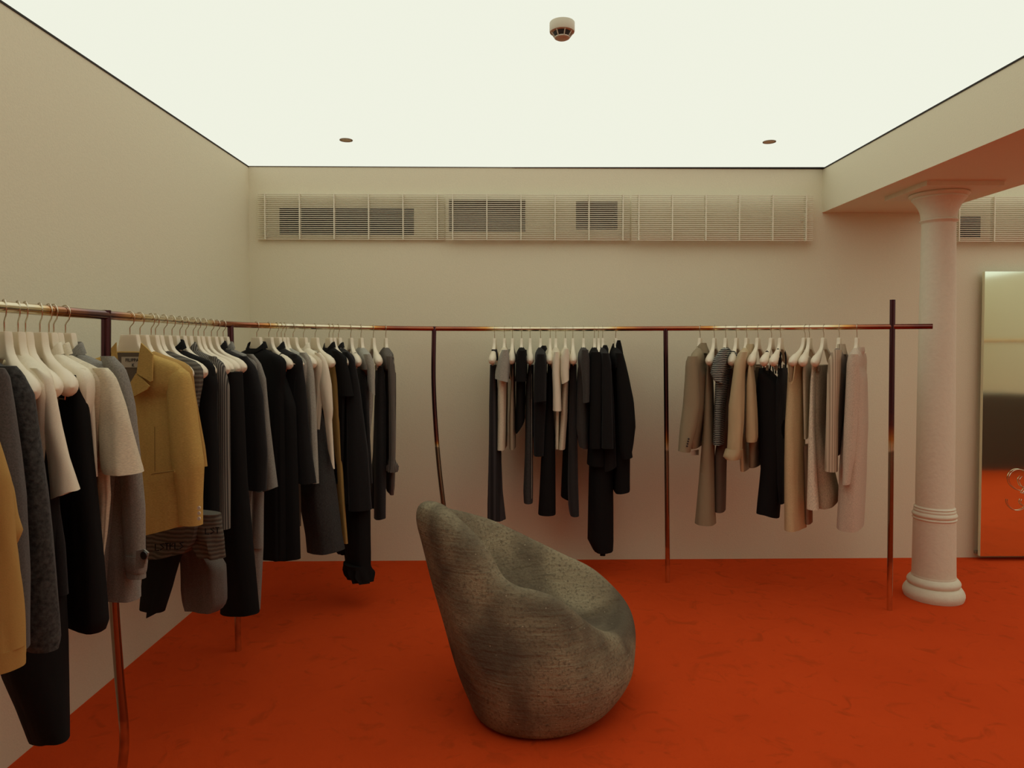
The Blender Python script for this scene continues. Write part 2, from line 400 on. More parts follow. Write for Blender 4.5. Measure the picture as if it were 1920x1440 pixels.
def add_hanger(pos, ang, label, bar):
    t = empty('coat_hanger', pos, label, 'hanger', 'ivory moulded hangers on the rack'); t.rotation_euler = (0, 0, ang)
    def part(name, build):
        if name not in _h: o = build(); _h[name] = o.data
        else: o = bpy.data.objects.new(name, _h[name]); COL.objects.link(o); o.parent = t
        return o
    part('hanger_body', lambda: obj('hanger_body', hv, hf, IVORY, t, True))
    part('hook', lambda: MB().tube(hook_pts, .0019, 8).build('hook', STEEL, t, True))
    if bar:
        part('clip_bar', lambda: MB().tube([(-.17, 0, -.215), (-.165, 0, -.238), (.165, 0, -.238), (.17, 0, -.215)], .0016, 6).build('clip_bar', STEEL, t, True))
        for s in (-1, 1):
            o = part('clip', lambda: MB().box(-.009, -.006, -.02, .009, .006, .012).build('clip', EDGE, t)); o.location = (s*.10, 0, -.238)
    return t

# ---------------------------------------------------------------- garments
LN = .205
SHT = [(-.122, .060, .013), (-.130, .085, .019), (-.140, .115, .025), (-.150, .150, .030), (-.161, .185, .034), (-.175, .207, .036), (-.192, .219, .037), (-.22, .221, .036), (-.25, .217, .034)]
def sh_ab(z):
    if z >= SHT[0][0]: return SHT[0][1:]
    for a, b in zip(SHT, SHT[1:]):
        if a[0] >= z >= b[0]:
            u = (a[0]-z)/(a[0]-b[0]); return a[1]+(b[1]-a[1])*u, a[2]+(b[2]-a[2])*u
    return None
class Garment:
    def __init__(g, name, label, cat, hook, mat, tip=None, ang=None, short=None, bar=False, group=None, hang=True, pos=None):
        if pos is None: p, tg = on_rail(hook)
        else: p, tg = pos
        n = Vector((tg.y, -tg.x, 0)).normalized()      # towards the room
        if tip is not None:
            best = None
            for k in range(-80, 81):
                a = math.radians(k); d = Vector((n.x*math.cos(a)-n.y*math.sin(a), n.x*math.sin(a)+n.y*math.cos(a), 0))
                x = proj(p+d*LN+Vector((0, 0, -.2)))[0]; e = abs(x-tip)+.05*abs(k)
                if best is None or e < best[0]: best = (e, d)
            n = best[1]
        elif ang is not None:
            a = math.radians(ang); n = Vector((n.x*math.cos(a)-n.y*math.sin(a), n.x*math.sin(a)+n.y*math.cos(a), 0))
        g.p = p; g.d = n; g.n = Vector((-n.y, n.x, 0)); g.mat = mat
        if g.n.dot(-p) < 0: g.nf = -g.n
        else: g.nf = g.n                               # the face turned to the camera
        g.e = empty(name, p, label, cat, group)
        g.seed = random.random()*100
        if hang:
            add_hanger(p+Vector((0, 0, RR-.001+.0)) - Vector((0, 0, .016)), math.atan2(n.y, n.x), 'ivory hanger carrying the %s' % (short or label), bar)
    def loft(g, name, rings, mat=None, parent=None, hollow=True, fold=.10, k=6, n=36, ex=2.4, slant=0, hw=1):
        """rings: (centre, A, B, t) world"""
        V = []; Fc = []; m = len(rings); sd = g.seed+len(name)
        for i, (c, A, B, t) in enumerate(rings):
            for j in range(n):
                th = 2*math.pi*j/n; cc = math.cos(th); ss = math.sin(th)
                x = math.copysign(abs(cc)**(2/ex), cc); y = math.copysign(abs(ss)**(2/ex), ss)
                am = fold*min(1, t*1.6)
                fo = am*(math.sin(k*th+sd+1.2*math.sin(t*3+sd))+.5*math.sin((k*2+1)*th+sd*2))
                nz = noise.noise(Vector((x*2+sd, y*2, t*3)))*.25*am/.10*.6
                q = c+g.d*(A*x*(1+fo*.25))+g.n*(B*y*(1+fo+nz))-g.p
                if slant: q.z -= slant*max(0, (t-.3)/.7)*max(-1, min(1, (q.x+g.p.x-c.x)/hw))
                V.append(q)
        for i in range(m-1):
            for j in range(n):
                j2 = (j+1) % n; Fc.append((i*n+j, i*n+j2, (i+1)*n+j2, (i+1)*n+j))
        Fc.append(tuple(range(n)))
        if hollow:                                     # open hem with a turned-in edge and a floor up inside
            c = rings[-1][0]-g.p; b = (m-1)*n; L = len(V)
            up = min(.018, (rings[0][0].z-rings[-1][0].z)*.3)
            for j in range(n): q = V[b+j]; V.append(c+(q-c)*.93)
            for j in range(n): q = V[b+j]; V.append(c+(q-c)*.80+Vector((0, 0, up)))
            for j in range(n):
                j2 = (j+1) % n
                Fc.append((b+j, b+j2, L+j2, L+j)); Fc.append((L+j, L+j2, L+n+j2, L+n+j))
            Fc.append(tuple(L+n+j for j in range(n)))
        else: Fc.append(tuple((m-1)*n+j for j in range(n)))
        return obj(name, V, Fc, mat or g.mat, parent or g.e, True)
    def px(g, name, U, A0, rows, mat=None, slant=None, fold=.10, k=5, sh=False, B0=.03, n=32, m=None, far=False, parent=None):
        """rows (py, left px, right px) of the silhouette, at hanger offset U"""
        sl = 0
        if len(rows) > 3 and slant is None:
            a, b = rows[-2], rows[-1]; wa, wb_ = a[2]-a[1], b[2]-b[1]
            if wb_ < .8*wa and b[0]-a[0] < 42:
                ca, cb_ = (a[1]+a[2])/2, (b[1]+b[2])/2
                k_ = max(-1, min(1, (cb_-ca)/(.18*wa)))
                sl = k_*(b[0]-a[0])/2; rows = list(rows[:-1]); rows[-1] = ((a[0]+b[0])/2, a[1], a[2])
        elif slant: sl = slant
        Y = g.p.y+U*g.d.y; R = interp_rows(rows, m or max(8, int(abs(rows[-1][0]-rows[0][0])/9)))
        rings = []
        if sh:
            zt = min(-.26, at_y((rows[0][1]+rows[0][2])/2, rows[0][0], Y).z-RZ); R = [r for r in R if at_y((r[1]+r[2])/2, r[0], Y).z-RZ < -.27]
            r0 = R[0]; c1 = at_y((r0[1]+r0[2])/2, r0[0], Y)-g.d*U*0
            for q in SHT: rings.append((g.p+Vector((0, 0, q[0]))+g.d*0, q[1], q[2], .02))
        for i, r in enumerate(R):
            py, l, rr = r[:3]; c = at_y((l+rr)/2, py, Y); hw = abs(rr-l)/2*Y/F
            v = ray((l+rr)/2, py); v.z = 0; v.normalize()
            cb = abs(g.d.x*v.y-g.d.y*v.x); sb = max(.05, abs(g.d.dot(v)))
            A = A0
            if cb > .62: B = min(B0, hw*.8); A = math.sqrt(max(1e-6, hw*hw-(B*sb)**2))/cb
            else:
                if A*cb > .75*hw: A = .75*hw/cb
                B = math.sqrt(max(1e-6, hw*hw-(A*cb)**2))/sb
            rings.append((c, max(A, .004), max(B, .004), i/(len(R)-1)))
        o = g.loft(name, rings, mat, parent, fold=fold, k=k, n=n, slant=sl*Y/F, hw=hw, ex=2.9 if sh else 2.4)
        if far:
            o2 = bpy.data.objects.new(name, o.data); COL.objects.link(o2); o2.parent = g.e; o2.location = g.d*(-2*U)
        return o
    def body(g, hem, Ah=.19, Bh=.03, name='body', top=-.115, mat=None, fold=.12, k=7, B1=.024, lean=0, Ash=.205, wc=0):
        z1 = at_y(proj(g.p)[0], hem, g.p.y).z-RZ
        rows = SHT+[(-.32, .20, (.032+Bh)/2), (z1, Ah, Bh)]
        R = interp_rows(rows, 30)
        R = SHT+[r for r in R if r[0] < -.26]
        rings = [(g.p+Vector((0, 0, r[0]))+g.d*(lean*i/len(R))+g.n*(wc*i/len(R)), r[1], r[2], i/(len(R)-1)) for i, r in enumerate(R)]
        return g.loft(name, rings, mat, fold=fold, k=k, n=44, ex=2.9)
    def skirt(g, hem, A0=.13, A1=.16, B0=.012, B1=.03, name='body', top=-.228, mat=None, fold=.12, k=8, uc=0, wc=0):
        z1 = at_y(proj(g.p)[0], hem, g.p.y).z-RZ
        rings = []
        for i in range(25):
            t = i/24; rings.append((g.p+Vector((0, 0, top+(z1-top)*t))+g.d*(uc*t)+g.n*(wc*t), A0+(A1-A0)*t**.8, B0+(B1-B0)*t, t))
        return g.loft(name, rings, mat, fold=fold, k=k)
    def sleeve(g, hem, r0=.05, r1=.042, side=1, out=.035, B=.03, name='sleeve', mat=None, u0=.175, top=-.165, tilt=0):
        z1 = at_y(proj(g.p)[0], hem, g.p.y+side*u0*g.d.y).z-RZ; rings = []
        prof = [(0, .012), (.03, .028), (.08, r0*.85), (.16, r0), (.4, r0), (.7, (r0+r1)/2), (1, r1)]
        R = interp_rows(prof, 22)
        for i, (t, r) in enumerate(R):
            u = side*(u0+.018*min(1, t*6)+out*t)
            rings.append((g.p+Vector((0, 0, top+(z1-top)*t))+g.d*u+g.n*(tilt*t), r, B*min(1, .5+t*4), t))
        return g.loft(name, rings, mat, fold=.09, k=4, n=28)
    def collar(g, h=.045, A=.062, B=.026, mat=None, name='collar', ztop=-.088):
        """open fold-over collar: high behind the hanger neck, pointed at the sides, low in front"""
        V = []; Fc = []; n = 32; k = .78 if A > .075 else .9
        prof = [(-.030, 1.22, 1.12), (.0, 1.0, 1.0), (.003, .93, .9), (.0, .88, .82), (-.028, 1.0, .85)]
        fs = 1 if g.nf.dot(g.n) > 0 else -1
        for dz, a, b in prof:
            for j in range(n):
                th = 2*math.pi*j/n; x = math.cos(th); y = math.sin(th)*fs
                zt = ztop-.006+(-.036*max(0, y)**1.5 if y > 0 else .006*(-y))-.004*(1-abs(x))
                V.append(g.d*(A*k*a*x)+g.n*(B*b*math.sin(th))+Vector((0, 0, zt+dz*(1 if y < .5 else .6))))
        for i in range(len(prof)-1):
            for j in range(n):
                j2 = (j+1) % n; Fc.append((i*n+j, i*n+j2, (i+1)*n+j2, (i+1)*n+j))
        return obj(name, V, Fc, mat or g.mat, g.e, True)
    def plane_pt(g, px_, py_, off):
        r = ray(px_, py_); o = Vector((0, 0, EYE)); P0 = g.p+g.nf*off
        return o+r*((P0-o).dot(g.nf)/r.dot(g.nf))
    def panel(g, name, pts, off, th=.004, mat=None, parent=None, bulge=0):
        """flat cloth panel with thickness lying in the hanger plane, corner list in px"""
        a = [g.plane_pt(x, y, off)-g.p for x, y in pts]; n = len(a); b = [q+g.nf*th for q in a]
        f = [tuple(range(n)), tuple(range(n, 2*n))]+[(i, (i+1) % n, n+(i+1) % n, n+i) for i in range(n)]
        return obj(name, a+b, f, mat or g.mat, parent or g.e)
    def disc(g, name, px_, py_, off, r, mat, U=0):
        c = g.plane_pt(px_, py_, off)-g.p; n = 14; V = []; 
        up = Vector((0, 0, 1)); sx = g.d
        for h_ in (0, .004):
            for j in range(n): V.append(c+sx*r*math.cos(2*math.pi*j/n)+up*r*math.sin(2*math.pi*j/n)+g.nf*h_)
        f = [tuple(range(n)), tuple(range(n, 2*n))]+[(j, (j+1) % n, n+(j+1) % n, n+j) for j in range(n)]
        return obj(name, V, f, mat, g.e)
    def strap(g, pts_uwz, r=.0035, mat=None, name='strap'):
        P = [g.d*u+g.n*w_+Vector((0, 0, z)) for u, w_, z in pts_uwz]
        return MB().tube(smooth_path(P, 5), r, 8).build(name, mat or g.mat, g.e, True)

BLK = fabric('black_cloth', (.0085, .0078, .0075)); BLKW = fabric('black_wool', (.011, .010, .0098), 'wool')
CHAR = fabric('charcoal_cloth', (.030, .028, .027), 'wool'); FUZZ = fabric('charcoal_bobbly_knit', (.042, .040, .037), 'fuzzy', scale=1.2)
DGREY = fabric('slate_wool', (.085, .075, .068), 'wool'); GREY = fabric('grey_wool', (.23, .215, .185), 'wool'); LGREY = fabric('pale_grey_jersey', (.34, .325, .27), 'wool')
CREAM = fabric('cream_linen', (.66, .575, .42), 'linen'); WHITE = fabric('white_cotton', (.78, .70, .54)); OFFW = fabric('off_white_denim', (.76, .66, .50), 'denim')
MUST = fabric('mustard_linen', (.50, .32, .095), 'linen'); MUSTS = fabric('mustard_cotton', (.42, .25, .075), 'plain')
DENIM = fabric('washed_black_denim', (.045, .043, .040), 'denim'); TAUPE = fabric('taupe_suiting', (.30, .235, .145)); TAUPED = fabric('brown_taupe', (.12, .085, .06))
BEIGE = fabric('beige_satin', (.52, .39, .22), 'satin'); SAND = fabric('sand_knit', (.60, .45, .25), 'linen'); RIBS = fabric('sand_rib_knit', (.60, .48, .34), 'rib', col2=(.38, .29, .20), scale=.6)
PINK = fabric('rose_beige_knit', (.58, .465, .35), 'wool'); RIBG = fabric('grey_rib_knit', (.20, .18, .15), 'rib', col2=(.055, .05, .045))
STRI = fabric('striped_crinkle', (.36, .36, .31), 'stripe', col2=(.012, .012, .014)); CREASE = fabric('creased_dark_cloth', (.05, .045, .045), 'crease', col2=(.025, .023, .023))
PRNT = fabric('printed_ruched_cloth', (.13, .115, .09), 'stripe', col2=(.07, .06, .048), scale=.7); GSKIRT = fabric('grey_flannel', (.12, .10, .085), 'wool')
LINING = fabric('brown_grey_lining', (.13, .10, .07)); LABELM = simple('woven_label', (.42, .36, .27), .8); INK = simple('label_ink', (.02, .018, .016), .7)
BLKS = fabric('black_sheer', (.010, .0095, .009)); GKNIT = fabric('grey_brown_cable_knit', (.19, .165, .14), 'rib', col2=(.07, .06, .05))
YPANT = fabric('ochre_twill', (.40, .25, .08)); TAG = simple('paper_tag', (.6, .5, .38), .8)

# ===== left run, nearest the camera
# the rack goes on past the picture's left edge
tgL = Vector((-.05, 1, 0)).normalized()
g = Garment('shirt', 'mustard cotton shirt cut off by the left edge of the photo, cuffed sleeve showing', 'shirt', -190, MUSTS, short='mustard shirt at the far left edge', ang=-25)
g.body(1160, .16, .03); g.collar()
g.px('sleeve', .19, .04, [(780, -60, -22), (850, -50, 0), (900, -45, 14), (1000, -40, 24), (1100, -36, 32), (1212, -30, 38)], k=4, B0=.03, fold=.16)
g.px('cuff', .19, .04, [(1212, -34, 39), (1230, -36, 39.5), (1250, -36, 39.5)], fold=.02)
g.px('sleeve', .12, .03, [(880, -30, 10), (920, -20, 22), (1000, -12, 35), (1030, -10, 22), (1045, -8, 8)], fold=.14, k=3)
g = Garment('jacket', 'slate grey wool jacket in front of the charcoal bobbly cardigan', 'jacket', -95, DGREY, tip=-22, short='slate grey jacket at the left edge')
g.body(1150, .16, .028); g.collar()
g.px('sleeve', .19, .045, [(690, -30, 4), (705, -34, 12), (760, -36, 20), (850, -34, 32), (930, -32, 41), (1080, -30, 48), (1215, -24, 49)], k=4, fold=.06, far=True)
g = Garment('cardigan', 'charcoal bobbly knit cardigan with high collar and long sleeve', 'cardigan', -48, FUZZ, tip=24, short='charcoal bobbly cardigan')
g.body(1150, .17, .03); g.collar(h=.05, A=.07)
g.px('sleeve', .17, .05, [(686, -10, 26), (700, -6, 38), (740, 4, 58), (800, 12, 66), (920, 30, 84), (1000, 36, 93), (1080, 40, 100), (1160, 42, 106), (1198, 44, 108), (1212, 50, 104)], k=4, fold=.05, far=True)
g = Garment('trousers', 'long black tapering trousers, hem nearly reaching the floor at left', 'trousers', 7, BLK, tip=61, short='long black tapering trousers', bar=True, hang=True)
g.px('leg', .0, .10, [(735, 40, 90), (900, 36, 100), (1100, 10, 112), (1210, 4, 116), (1250, 13, 117), (1310, 35, 119), (1380, 57, 122)], slant=-12, k=3, fold=.03, B0=.05)
g = Garment('t_shirt', 'white cotton t-shirt with one sleeve hanging against black clothes', 't-shirt', 33, WHITE, tip=84, short='white cotton t-shirt', ang=None)
g.body(1010, .15, .02, B1=.018); 
g.px('sleeve', .175, .045, [(690, 56, 72), (708, 62, 92), (735, 69, 101), (800, 78, 113), (860, 91, 127), (890, 96, 136), (926, 100, 146)], slant=-9, k=3, fold=.04, far=False)
g = Garment('sweater', 'black fine knit sweater, mostly hidden left of the white t-shirt sleeve', 'sweater', 47, BLKW, tip=104, short='hidden black sweater', bar=True)
g.skirt(1150, .15, .17, .012, .025); g.px('sleeve', .17, .045, [(725, 52, 66), (760, 56, 76), (900, 70, 100), (1020, 84, 118), (1110, 90, 124)], k=3, fold=.04)
g = Garment('dress', 'black sleeveless dress with a wavy hem, third hanger tip resting above it', 'dress', 74, BLK, tip=132, short='black sleeveless dress', bar=True)
g.px('body', .06, .13, [(702, 108, 147), (725, 104, 152), (760, 102, 160), (850, 104, 168), (930, 104, 176), (1040, 106, 185), (1120, 110, 191), (1150, 112, 193), (1168, 116, 188)], k=5, fold=.06, B0=.04)
g = Garment('shirt', 'thin white shirt with a narrow sleeve hanging left of the cream linen shirt', 'shirt', 91, WHITE, tip=163, short='thin white shirt')
g.body(950, .13, .015, B1=.018); g.collar(B=.022)
g.px('sleeve', .16, .04, [(690, 140, 158), (704, 142, 168), (740, 150, 174), (800, 163, 178), (860, 169, 182), (900, 172, 182)], k=3, fold=.05)
g = Garment('shirt', 'cream linen shirt with wide short sleeve and open collar', 'shirt', 100, CREAM, tip=186, short='cream linen short-sleeved shirt')
g.body(940, .15, .022, B1=.02); g.collar(h=.05, A=.068)
g.px('sleeve', .20, .05, [(690, 176, 200), (704, 180, 213), (718, 184, 219), (760, 188, 233), (820, 192, 248), (880, 196, 262), (886, 198, 263)], k=3, fold=.05, B0=.035)
g.px('front_panel', .10, .06, [(720, 150, 190), (800, 165, 200), (880, 182, 204), (930, 184, 206), (1000, 186, 200), (1062, 188, 192)], k=4, fold=.12, B0=.02)
g = Garment('coat', 'mid grey wool coat with buttoned strap at the cuff', 'coat', 122, GREY, tip=222, short='grey wool coat with cuff strap')
g.body(1080, .15, .03); g.collar(h=.055, A=.07)
g.px('body', .04, .15, [(700, 160, 225), (780, 168, 250), (880, 178, 255), (1000, 188, 257), (1120, 192, 258)], k=4, fold=.07, B0=.04)
s = g.px('sleeve', .20, .05, [(668, 190, 212), (690, 198, 232), (720, 208, 242), (760, 216, 251), (850, 226, 260), (950, 232, 269), (1030, 236, 270), (1083, 240, 271)], k=3, fold=.03, B0=.04)
g.px('cuff_strap', .205, .05, [(1040, 236, 272), (1052, 236, 274), (1066, 238, 273), (1072, 240, 272)], fold=.0)
g.panel('strap_tab', [(258, 1032), (272, 1029), (280, 1036), (272, 1064), (256, 1068)], .075, .005)
g.disc('button', 271, 1041, .084, .011, BTN)
# ===== second run, between the first two posts
g = Garment('blazer', 'mustard linen blazer facing the camera with notched lapels and welt pocket', 'blazer', 243, MUST, tip=338, short='mustard linen blazer')
Yb = g.p.y
rows = [(740, 214, 352), (760, 228, 352), (850, 244, 350), (920, 247, 348), (996, 248, 345)]
g.px('body', 0, .2, rows, k=3, fold=.04, B0=.028, n=48, sh=True, slant=-14)
BF = .038
g.px('sleeve', .185, .05, [(690, 322, 342), (697, 316, 352), (712, 314, 357), (740, 316, 362), (800, 320, 370), (870, 326, 380), (930, 335, 378), (983, 339, 378)], k=3, fold=.03, B0=.038, far=True)
g.panel('lining', [(221, 661), (262, 661), (262, 690), (252, 715), (240, 728), (226, 700)], BF, .003, LINING)
g.panel('collar', [(266, 643), (262, 668), (258, 700), (284, 716), (287, 714), (288, 664), (276, 652)], BF+.006, .005)
g.panel('lapel', [(257, 700), (282, 724), (278, 730), (246, 747), (239, 730)], BF+.003, .006)
g.panel('collar', [(208, 655), (219, 642), (219, 668), (222, 690), (214, 684)], BF+.004, .004)
lab = g.panel('woven_label', [(228, 669), (262, 669), (262, 689), (228, 689)], BF+.004, .001, LABELM)
def word(g, txt, px_, py_, off, size, parent):
    cu = bpy.data.curves.new('lettering', 'FONT'); cu.body = txt; cu.size = size; cu.extrude = .0002; cu.space_character = 1.05; cu.offset = .0002
    tmp = bpy.data.objects.new('lettering', cu); me = bpy.data.meshes.new_from_object(tmp); bpy.data.objects.remove(tmp)
    xd = g.d if g.d.x > 0 else -g.d; o = g.plane_pt(px_, py_, off)-g.p
    for v in me.vertices: c = v.co.copy(); v.co = o+xd*c.x+Vector((0, 0, 1))*c.y+g.nf*c.z
    me.materials.clear(); me.materials.append(INK)
    ob = bpy.data.objects.new('lettering', me); COL.objects.link(ob); ob.parent = parent; return ob
word(g, 'FILIPPA', 235, 678, BF+.0062, .0165, lab); word(g, 'K', 247, 687.5, BF+.0062, .0165, lab)
SEAM = fabric('mustard_seam', (.25, .15, .045))
pk = g.panel('welt_pocket', [(283, 888), (328, 881), (328.5, 884.5), (283.5, 892)], BF+.001, .005)
g.panel('pocket_slit', [(284, 888.6), (328, 882), (328, 883.2), (284, 889.8)], BF+.0062, .0006, SEAM)
g.panel('dart_seam', [(290, 800), (291, 800), (291.5, 884), (290.5, 884)], BF+.0005, .002, SEAM)
for yy in (952, 962, 972): g.disc('button', 374, yy, .03, .006, TAG)
g = Garment('blouse', 'mustard blouse hidden behind the blazer, only its sleeve edge showing', 'blouse', 262, MUSTS, tip=352, short='second mustard blouse')
g.body(870, .14, .02, B1=.016)
g.px('sleeve', .20, .04, [(705, 345, 362), (740, 352, 366), (795, 362, 376), (840, 368, 384), (874, 372, 388)], k=3, fold=.05, B0=.03)
g = Garment('trousers', 'black slim trousers hanging askew below the mustard blazer', 'trousers', 283, BLK, tip=358, short='black slim trousers under the blazer', bar=True)
g.px('leg', -.02, .10, [(712, 280, 350), (900, 282, 352), (1010, 276, 350), (1040, 274, 335), (1100, 268, 318), (1143, 264, 306)], k=3, fold=.03, B0=.03)
g.px('leg', .02, .07, [(900, 300, 345), (1040, 290, 336), (1100, 282, 322), (1140, 276, 308), (1158, 274, 298)], k=3, fold=.03, B0=.025)
g = Garment('top', 'ruched grey-brown printed top with dark lettering along its hem', 'top', 291, PRNT, tip=372, short='ruched printed top')
g.body(900, .15, .02, B1=.016)
g.px('hem_panel', .13, .16, [(880, 285, 375), (985, 280, 372), (1015, 281, 366), (1040, 283, 352)], slant=-9, k=6, fold=.14, B0=.04)
g.px('sleeve', .17, .05, [(960, 338, 410), (1000, 356, 417), (1030, 368, 419), (1044, 376, 420)], k=5, fold=.14, B0=.035)
pr = g.panel('print', [(0, 0), (1, 0), (1, 1)], .0, .0001) if False else None
def squiggles(g, x0, x1, y, hgt, n, off):
    v = MB()
    for i in range(n):
        cx = x0+(x1-x0)*(i+.5)/n; w_ = (x1-x0)/n*.36; kind = i % 4
        P = {0: [(-1, 1), (-1, -1), (1, -1)], 1: [(1, 1), (-1, .8), (1, -.3), (-1, -1)], 2: [(-1, 1), (1, 1), (0, 1), (0, -1)], 3: [(-1, -1), (-1, 1), (1, 1), (-1, 0), (.7, 0)]}[kind]
        v.tube([g.plane_pt(cx+a*w_, y-b*hgt/2-(i*.6), off)-g.p for a, b in P], .0022, 5)
    o = v.build('dark_lettering', BLK, g.e); o['kind'] = 'stuff'; return o
squiggles(g, 290, 345, 1026, 12, 6, .10); squiggles(g, 384, 412, 996, 11, 3, .085)
g = Garment('skirt', 'dark grey flannel skirt with a soft fold, hanging low near the wall', 'skirt', 307, GSKIRT, tip=384, short='dark grey flannel skirt', bar=True)
g.px('body', -.02, .14, [(706, 320, 360), (900, 330, 375), (1030, 343, 400), (1060, 343, 418), (1105, 344, 420), (1128, 347, 420), (1141, 352, 412)], k=4, fold=.12, B0=.05)
g = Garment('blazer', 'black blazer with pointed collar standing up among ivory hangers', 'blazer', 322, BLK, tip=396, short='black blazer with upright collar')
g.body(900, .16, .02, B1=.02); g.collar(h=.06, A=.066, ztop=-.078)
g.px('sleeve', .185, .05, [(676, 370, 390), (695, 372, 402), (720, 368, 407), (760, 364, 405), (850, 362, 407), (968, 364, 409)], k=3, fold=.03, B0=.035)
g = Garment('dress', 'black dress behind the black blazer with the upright collar', 'dress', 337, BLK, tip=400, short='black dress behind the blazer', bar=True)
g.skirt(1010, .14, .15, .012, .022)
g = Garment('sweater', 'fine grey ribbed sweater with diagonal ribs at the shoulder', 'sweater', 348, RIBG, tip=415, short='grey ribbed sweater')
g.body(960, .17, .018, B1=.018); g.collar(h=.03)
g.px('sleeve', .19, .045, [(668, 392, 404), (682, 398, 416), (700, 402, 424), (725, 402, 429), (850, 401, 430.5), (990, 398, 430)], k=3, fold=.02, B0=.032)
g = Garment('trousers', 'black wide-legged trousers flaring below the grey ribbed sweater', 'trousers', 362, BLK, tip=426, short='black wide-legged trousers', bar=True)
g.px('leg', .02, .13, [(697, 402, 452), (900, 420, 462), (1000, 420, 470), (1080, 419, 477), (1140, 416, 483), (1157, 416, 468)], k=3, fold=.04, B0=.045)
for i, (hk, tp, hem, lb) in enumerate(((371, 434, 930, 'black skirt directly behind the wide-legged trousers'), (382, 446, 990, 'black skirt under the overlapping hanger tips'), (396, 459, 1010, 'black skirt on the last bare hanger before the grey coat'))):
    g = Garment('skirt', lb, 'skirt', hk, BLK, tip=tp, short=lb, bar=True); g.skirt(hem, .15, .16, .012, .022, k=6+i)
g = Garment('blazer', 'black blazer pressed against the front of the long grey coat', 'blazer', 407, BLKW, tip=464, short='black blazer next to the long grey coat')
g.body(930, .18, .028, B1=.02); g.collar(h=.055, ztop=-.082)
g.px('sleeve', .185, .05, [(668, 448, 462), (690, 454, 480), (740, 458, 492), (850, 462, 500), (918, 464, 498)], k=3, fold=.03, B0=.035)
g = Garment('coat', 'long grey wool coat with hanging belt end beside the second post', 'coat', 418, GREY, tip=478, short='long grey coat with belt')
g.body(1010, .16, .02, B1=.02); g.collar(h=.05, A=.068, ztop=-.085)
g.px('body', .03, .14, [(700, 430, 488), (920, 452, 493), (1028, 462, 492), (1100, 468, 489), (1142, 470, 487)], k=3, fold=.04, B0=.03)
g.px('sleeve', .19, .045, [(664, 462, 474), (680, 474, 488), (710, 482, 498), (745, 486, 501), (800, 486, 506), (860, 489, 513), (912, 494, 520), (922, 494, 508)], k=3, fold=.02, B0=.036)
g.px('belt', .10, .012, [(922, 476, 493), (1000, 475, 493), (1027, 475, 493)], fold=.0)
# ===== third run, on the curve
g = Garment('blazer', 'black blazer with broad collar, first past the second post', 'blazer', 481, BLK, tip=530, short='black broad-collared blazer')
g.body(1040, .20, .035); g.collar(h=.06, A=.085, B=.03, ztop=-.085)
g.px('body', .02, .16, [(700, 490, 532), (760, 492, 552), (900, 492, 556), (1000, 491, 559), (1038, 491, 560), (1054, 492, 542)], k=5, fold=.04, B0=.05)
g = Garment('dress', 'black strappy dress whose loop is caught round the hanger arm', 'dress', 503.6, BLK, tip=545, short='black strappy dress', bar=True)
g.skirt(960, .14, .16, .012, .022); g.strap([(.125, -.022, -.235), (.125, -.024, -.18), (.123, 0, -.148), (.125, .022, -.18), (.125, .02, -.235)], .003)
g = Garment('blazer', 'black blazer with small upright collar, left of the grey jersey top', 'blazer', 519, BLKW, tip=562, short='black small-collared blazer')
g.body(950, .17, .024, B1=.02); g.collar(h=.06, A=.062, ztop=-.085)
g.px('sleeve', .18, .045, [(664, 544, 556), (680, 548, 566), (720, 550, 572), (820, 552, 580), (905, 560, 592)], k=3, fold=.03, B0=.034)
g = Garment('dress', 'light brown dress mostly hidden behind black clothes', 'dress', 527, TAUPED, tip=568, short='light brown hidden dress', bar=True)
g.px('body', 0, .08, [(690, 535, 558), (850, 545, 560), (940, 552, 564), (985, 555, 564), (996, 556, 560)], k=3, fold=.04)
g = Garment('top', 'pale grey jersey top with draped folds and long sleeve', 'top', 533.7, LGREY, tip=572, short='pale grey jersey top')
g.body(860, .17, .014, B1=.016)
g.px('sleeve', .18, .05, [(661, 562, 574), (672, 564, 582), (700, 570, 588), (760, 575, 592), (850, 579, 595), (905, 578, 597)], k=5, fold=.12, B0=.03)
g = Garment('trousers', 'charcoal denim wide trousers with a frayed hem', 'trousers', 549.4, DENIM, tip=590, short='charcoal denim wide trousers', bar=True)
g.px('leg', .0, .12, [(686, 582, 596), (760, 578, 600), (850, 570, 618), (920, 562, 628), (1000, 576, 637), (1026, 579, 643), (1036, 580, 612)], k=4, fold=.05, B0=.03)
g = Garment('shirt', 'white shirt with stiff collar and flared sleeve', 'shirt', 568.6, WHITE, tip=604, short='white stiff-collared shirt')
g.body(830, .15, .012, B1=.014); g.collar(h=.055, A=.060, ztop=-.09)
g.px('sleeve', .185, .045, [(661, 590, 600), (672, 594, 610), (682, 596, 614), (720, 598, 621), (765, 604, 624), (780, 607, 622), (840, 615, 627), (880, 622, 624)], k=3, fold=.05, B0=.03)
g = Garment('trousers', 'ochre twill trousers with one narrow leg showing', 'trousers', 590.6, YPANT, tip=624, short='ochre twill trousers', bar=True)
g.px('leg', .05, .08, [(686, 618, 632), (760, 621, 636), (850, 628, 641), (940, 634, 646), (1018, 641, 652)], k=3, fold=.03)
g.px('leg', -.05, .06, [(686, 614, 626), (760, 618, 628), (850, 622, 632), (940, 628, 638), (1000, 634, 640)], TAUPED, k=3, fold=.03)
g = Garment('jacket', 'black short-sleeved jacket, left of two with peaked collars', 'jacket', 616.8, BLK, tip=645, short='left black peaked-collar jacket')
g.body(900, .16, .022, B1=.02); g.collar(h=.065, A=.062, ztop=-.085)
g.px('sleeve', .19, .05, [(658, 622, 634), (672, 628, 648), (700, 633, 655), (742, 637, 662)], k=3, fold=.03, far=True)
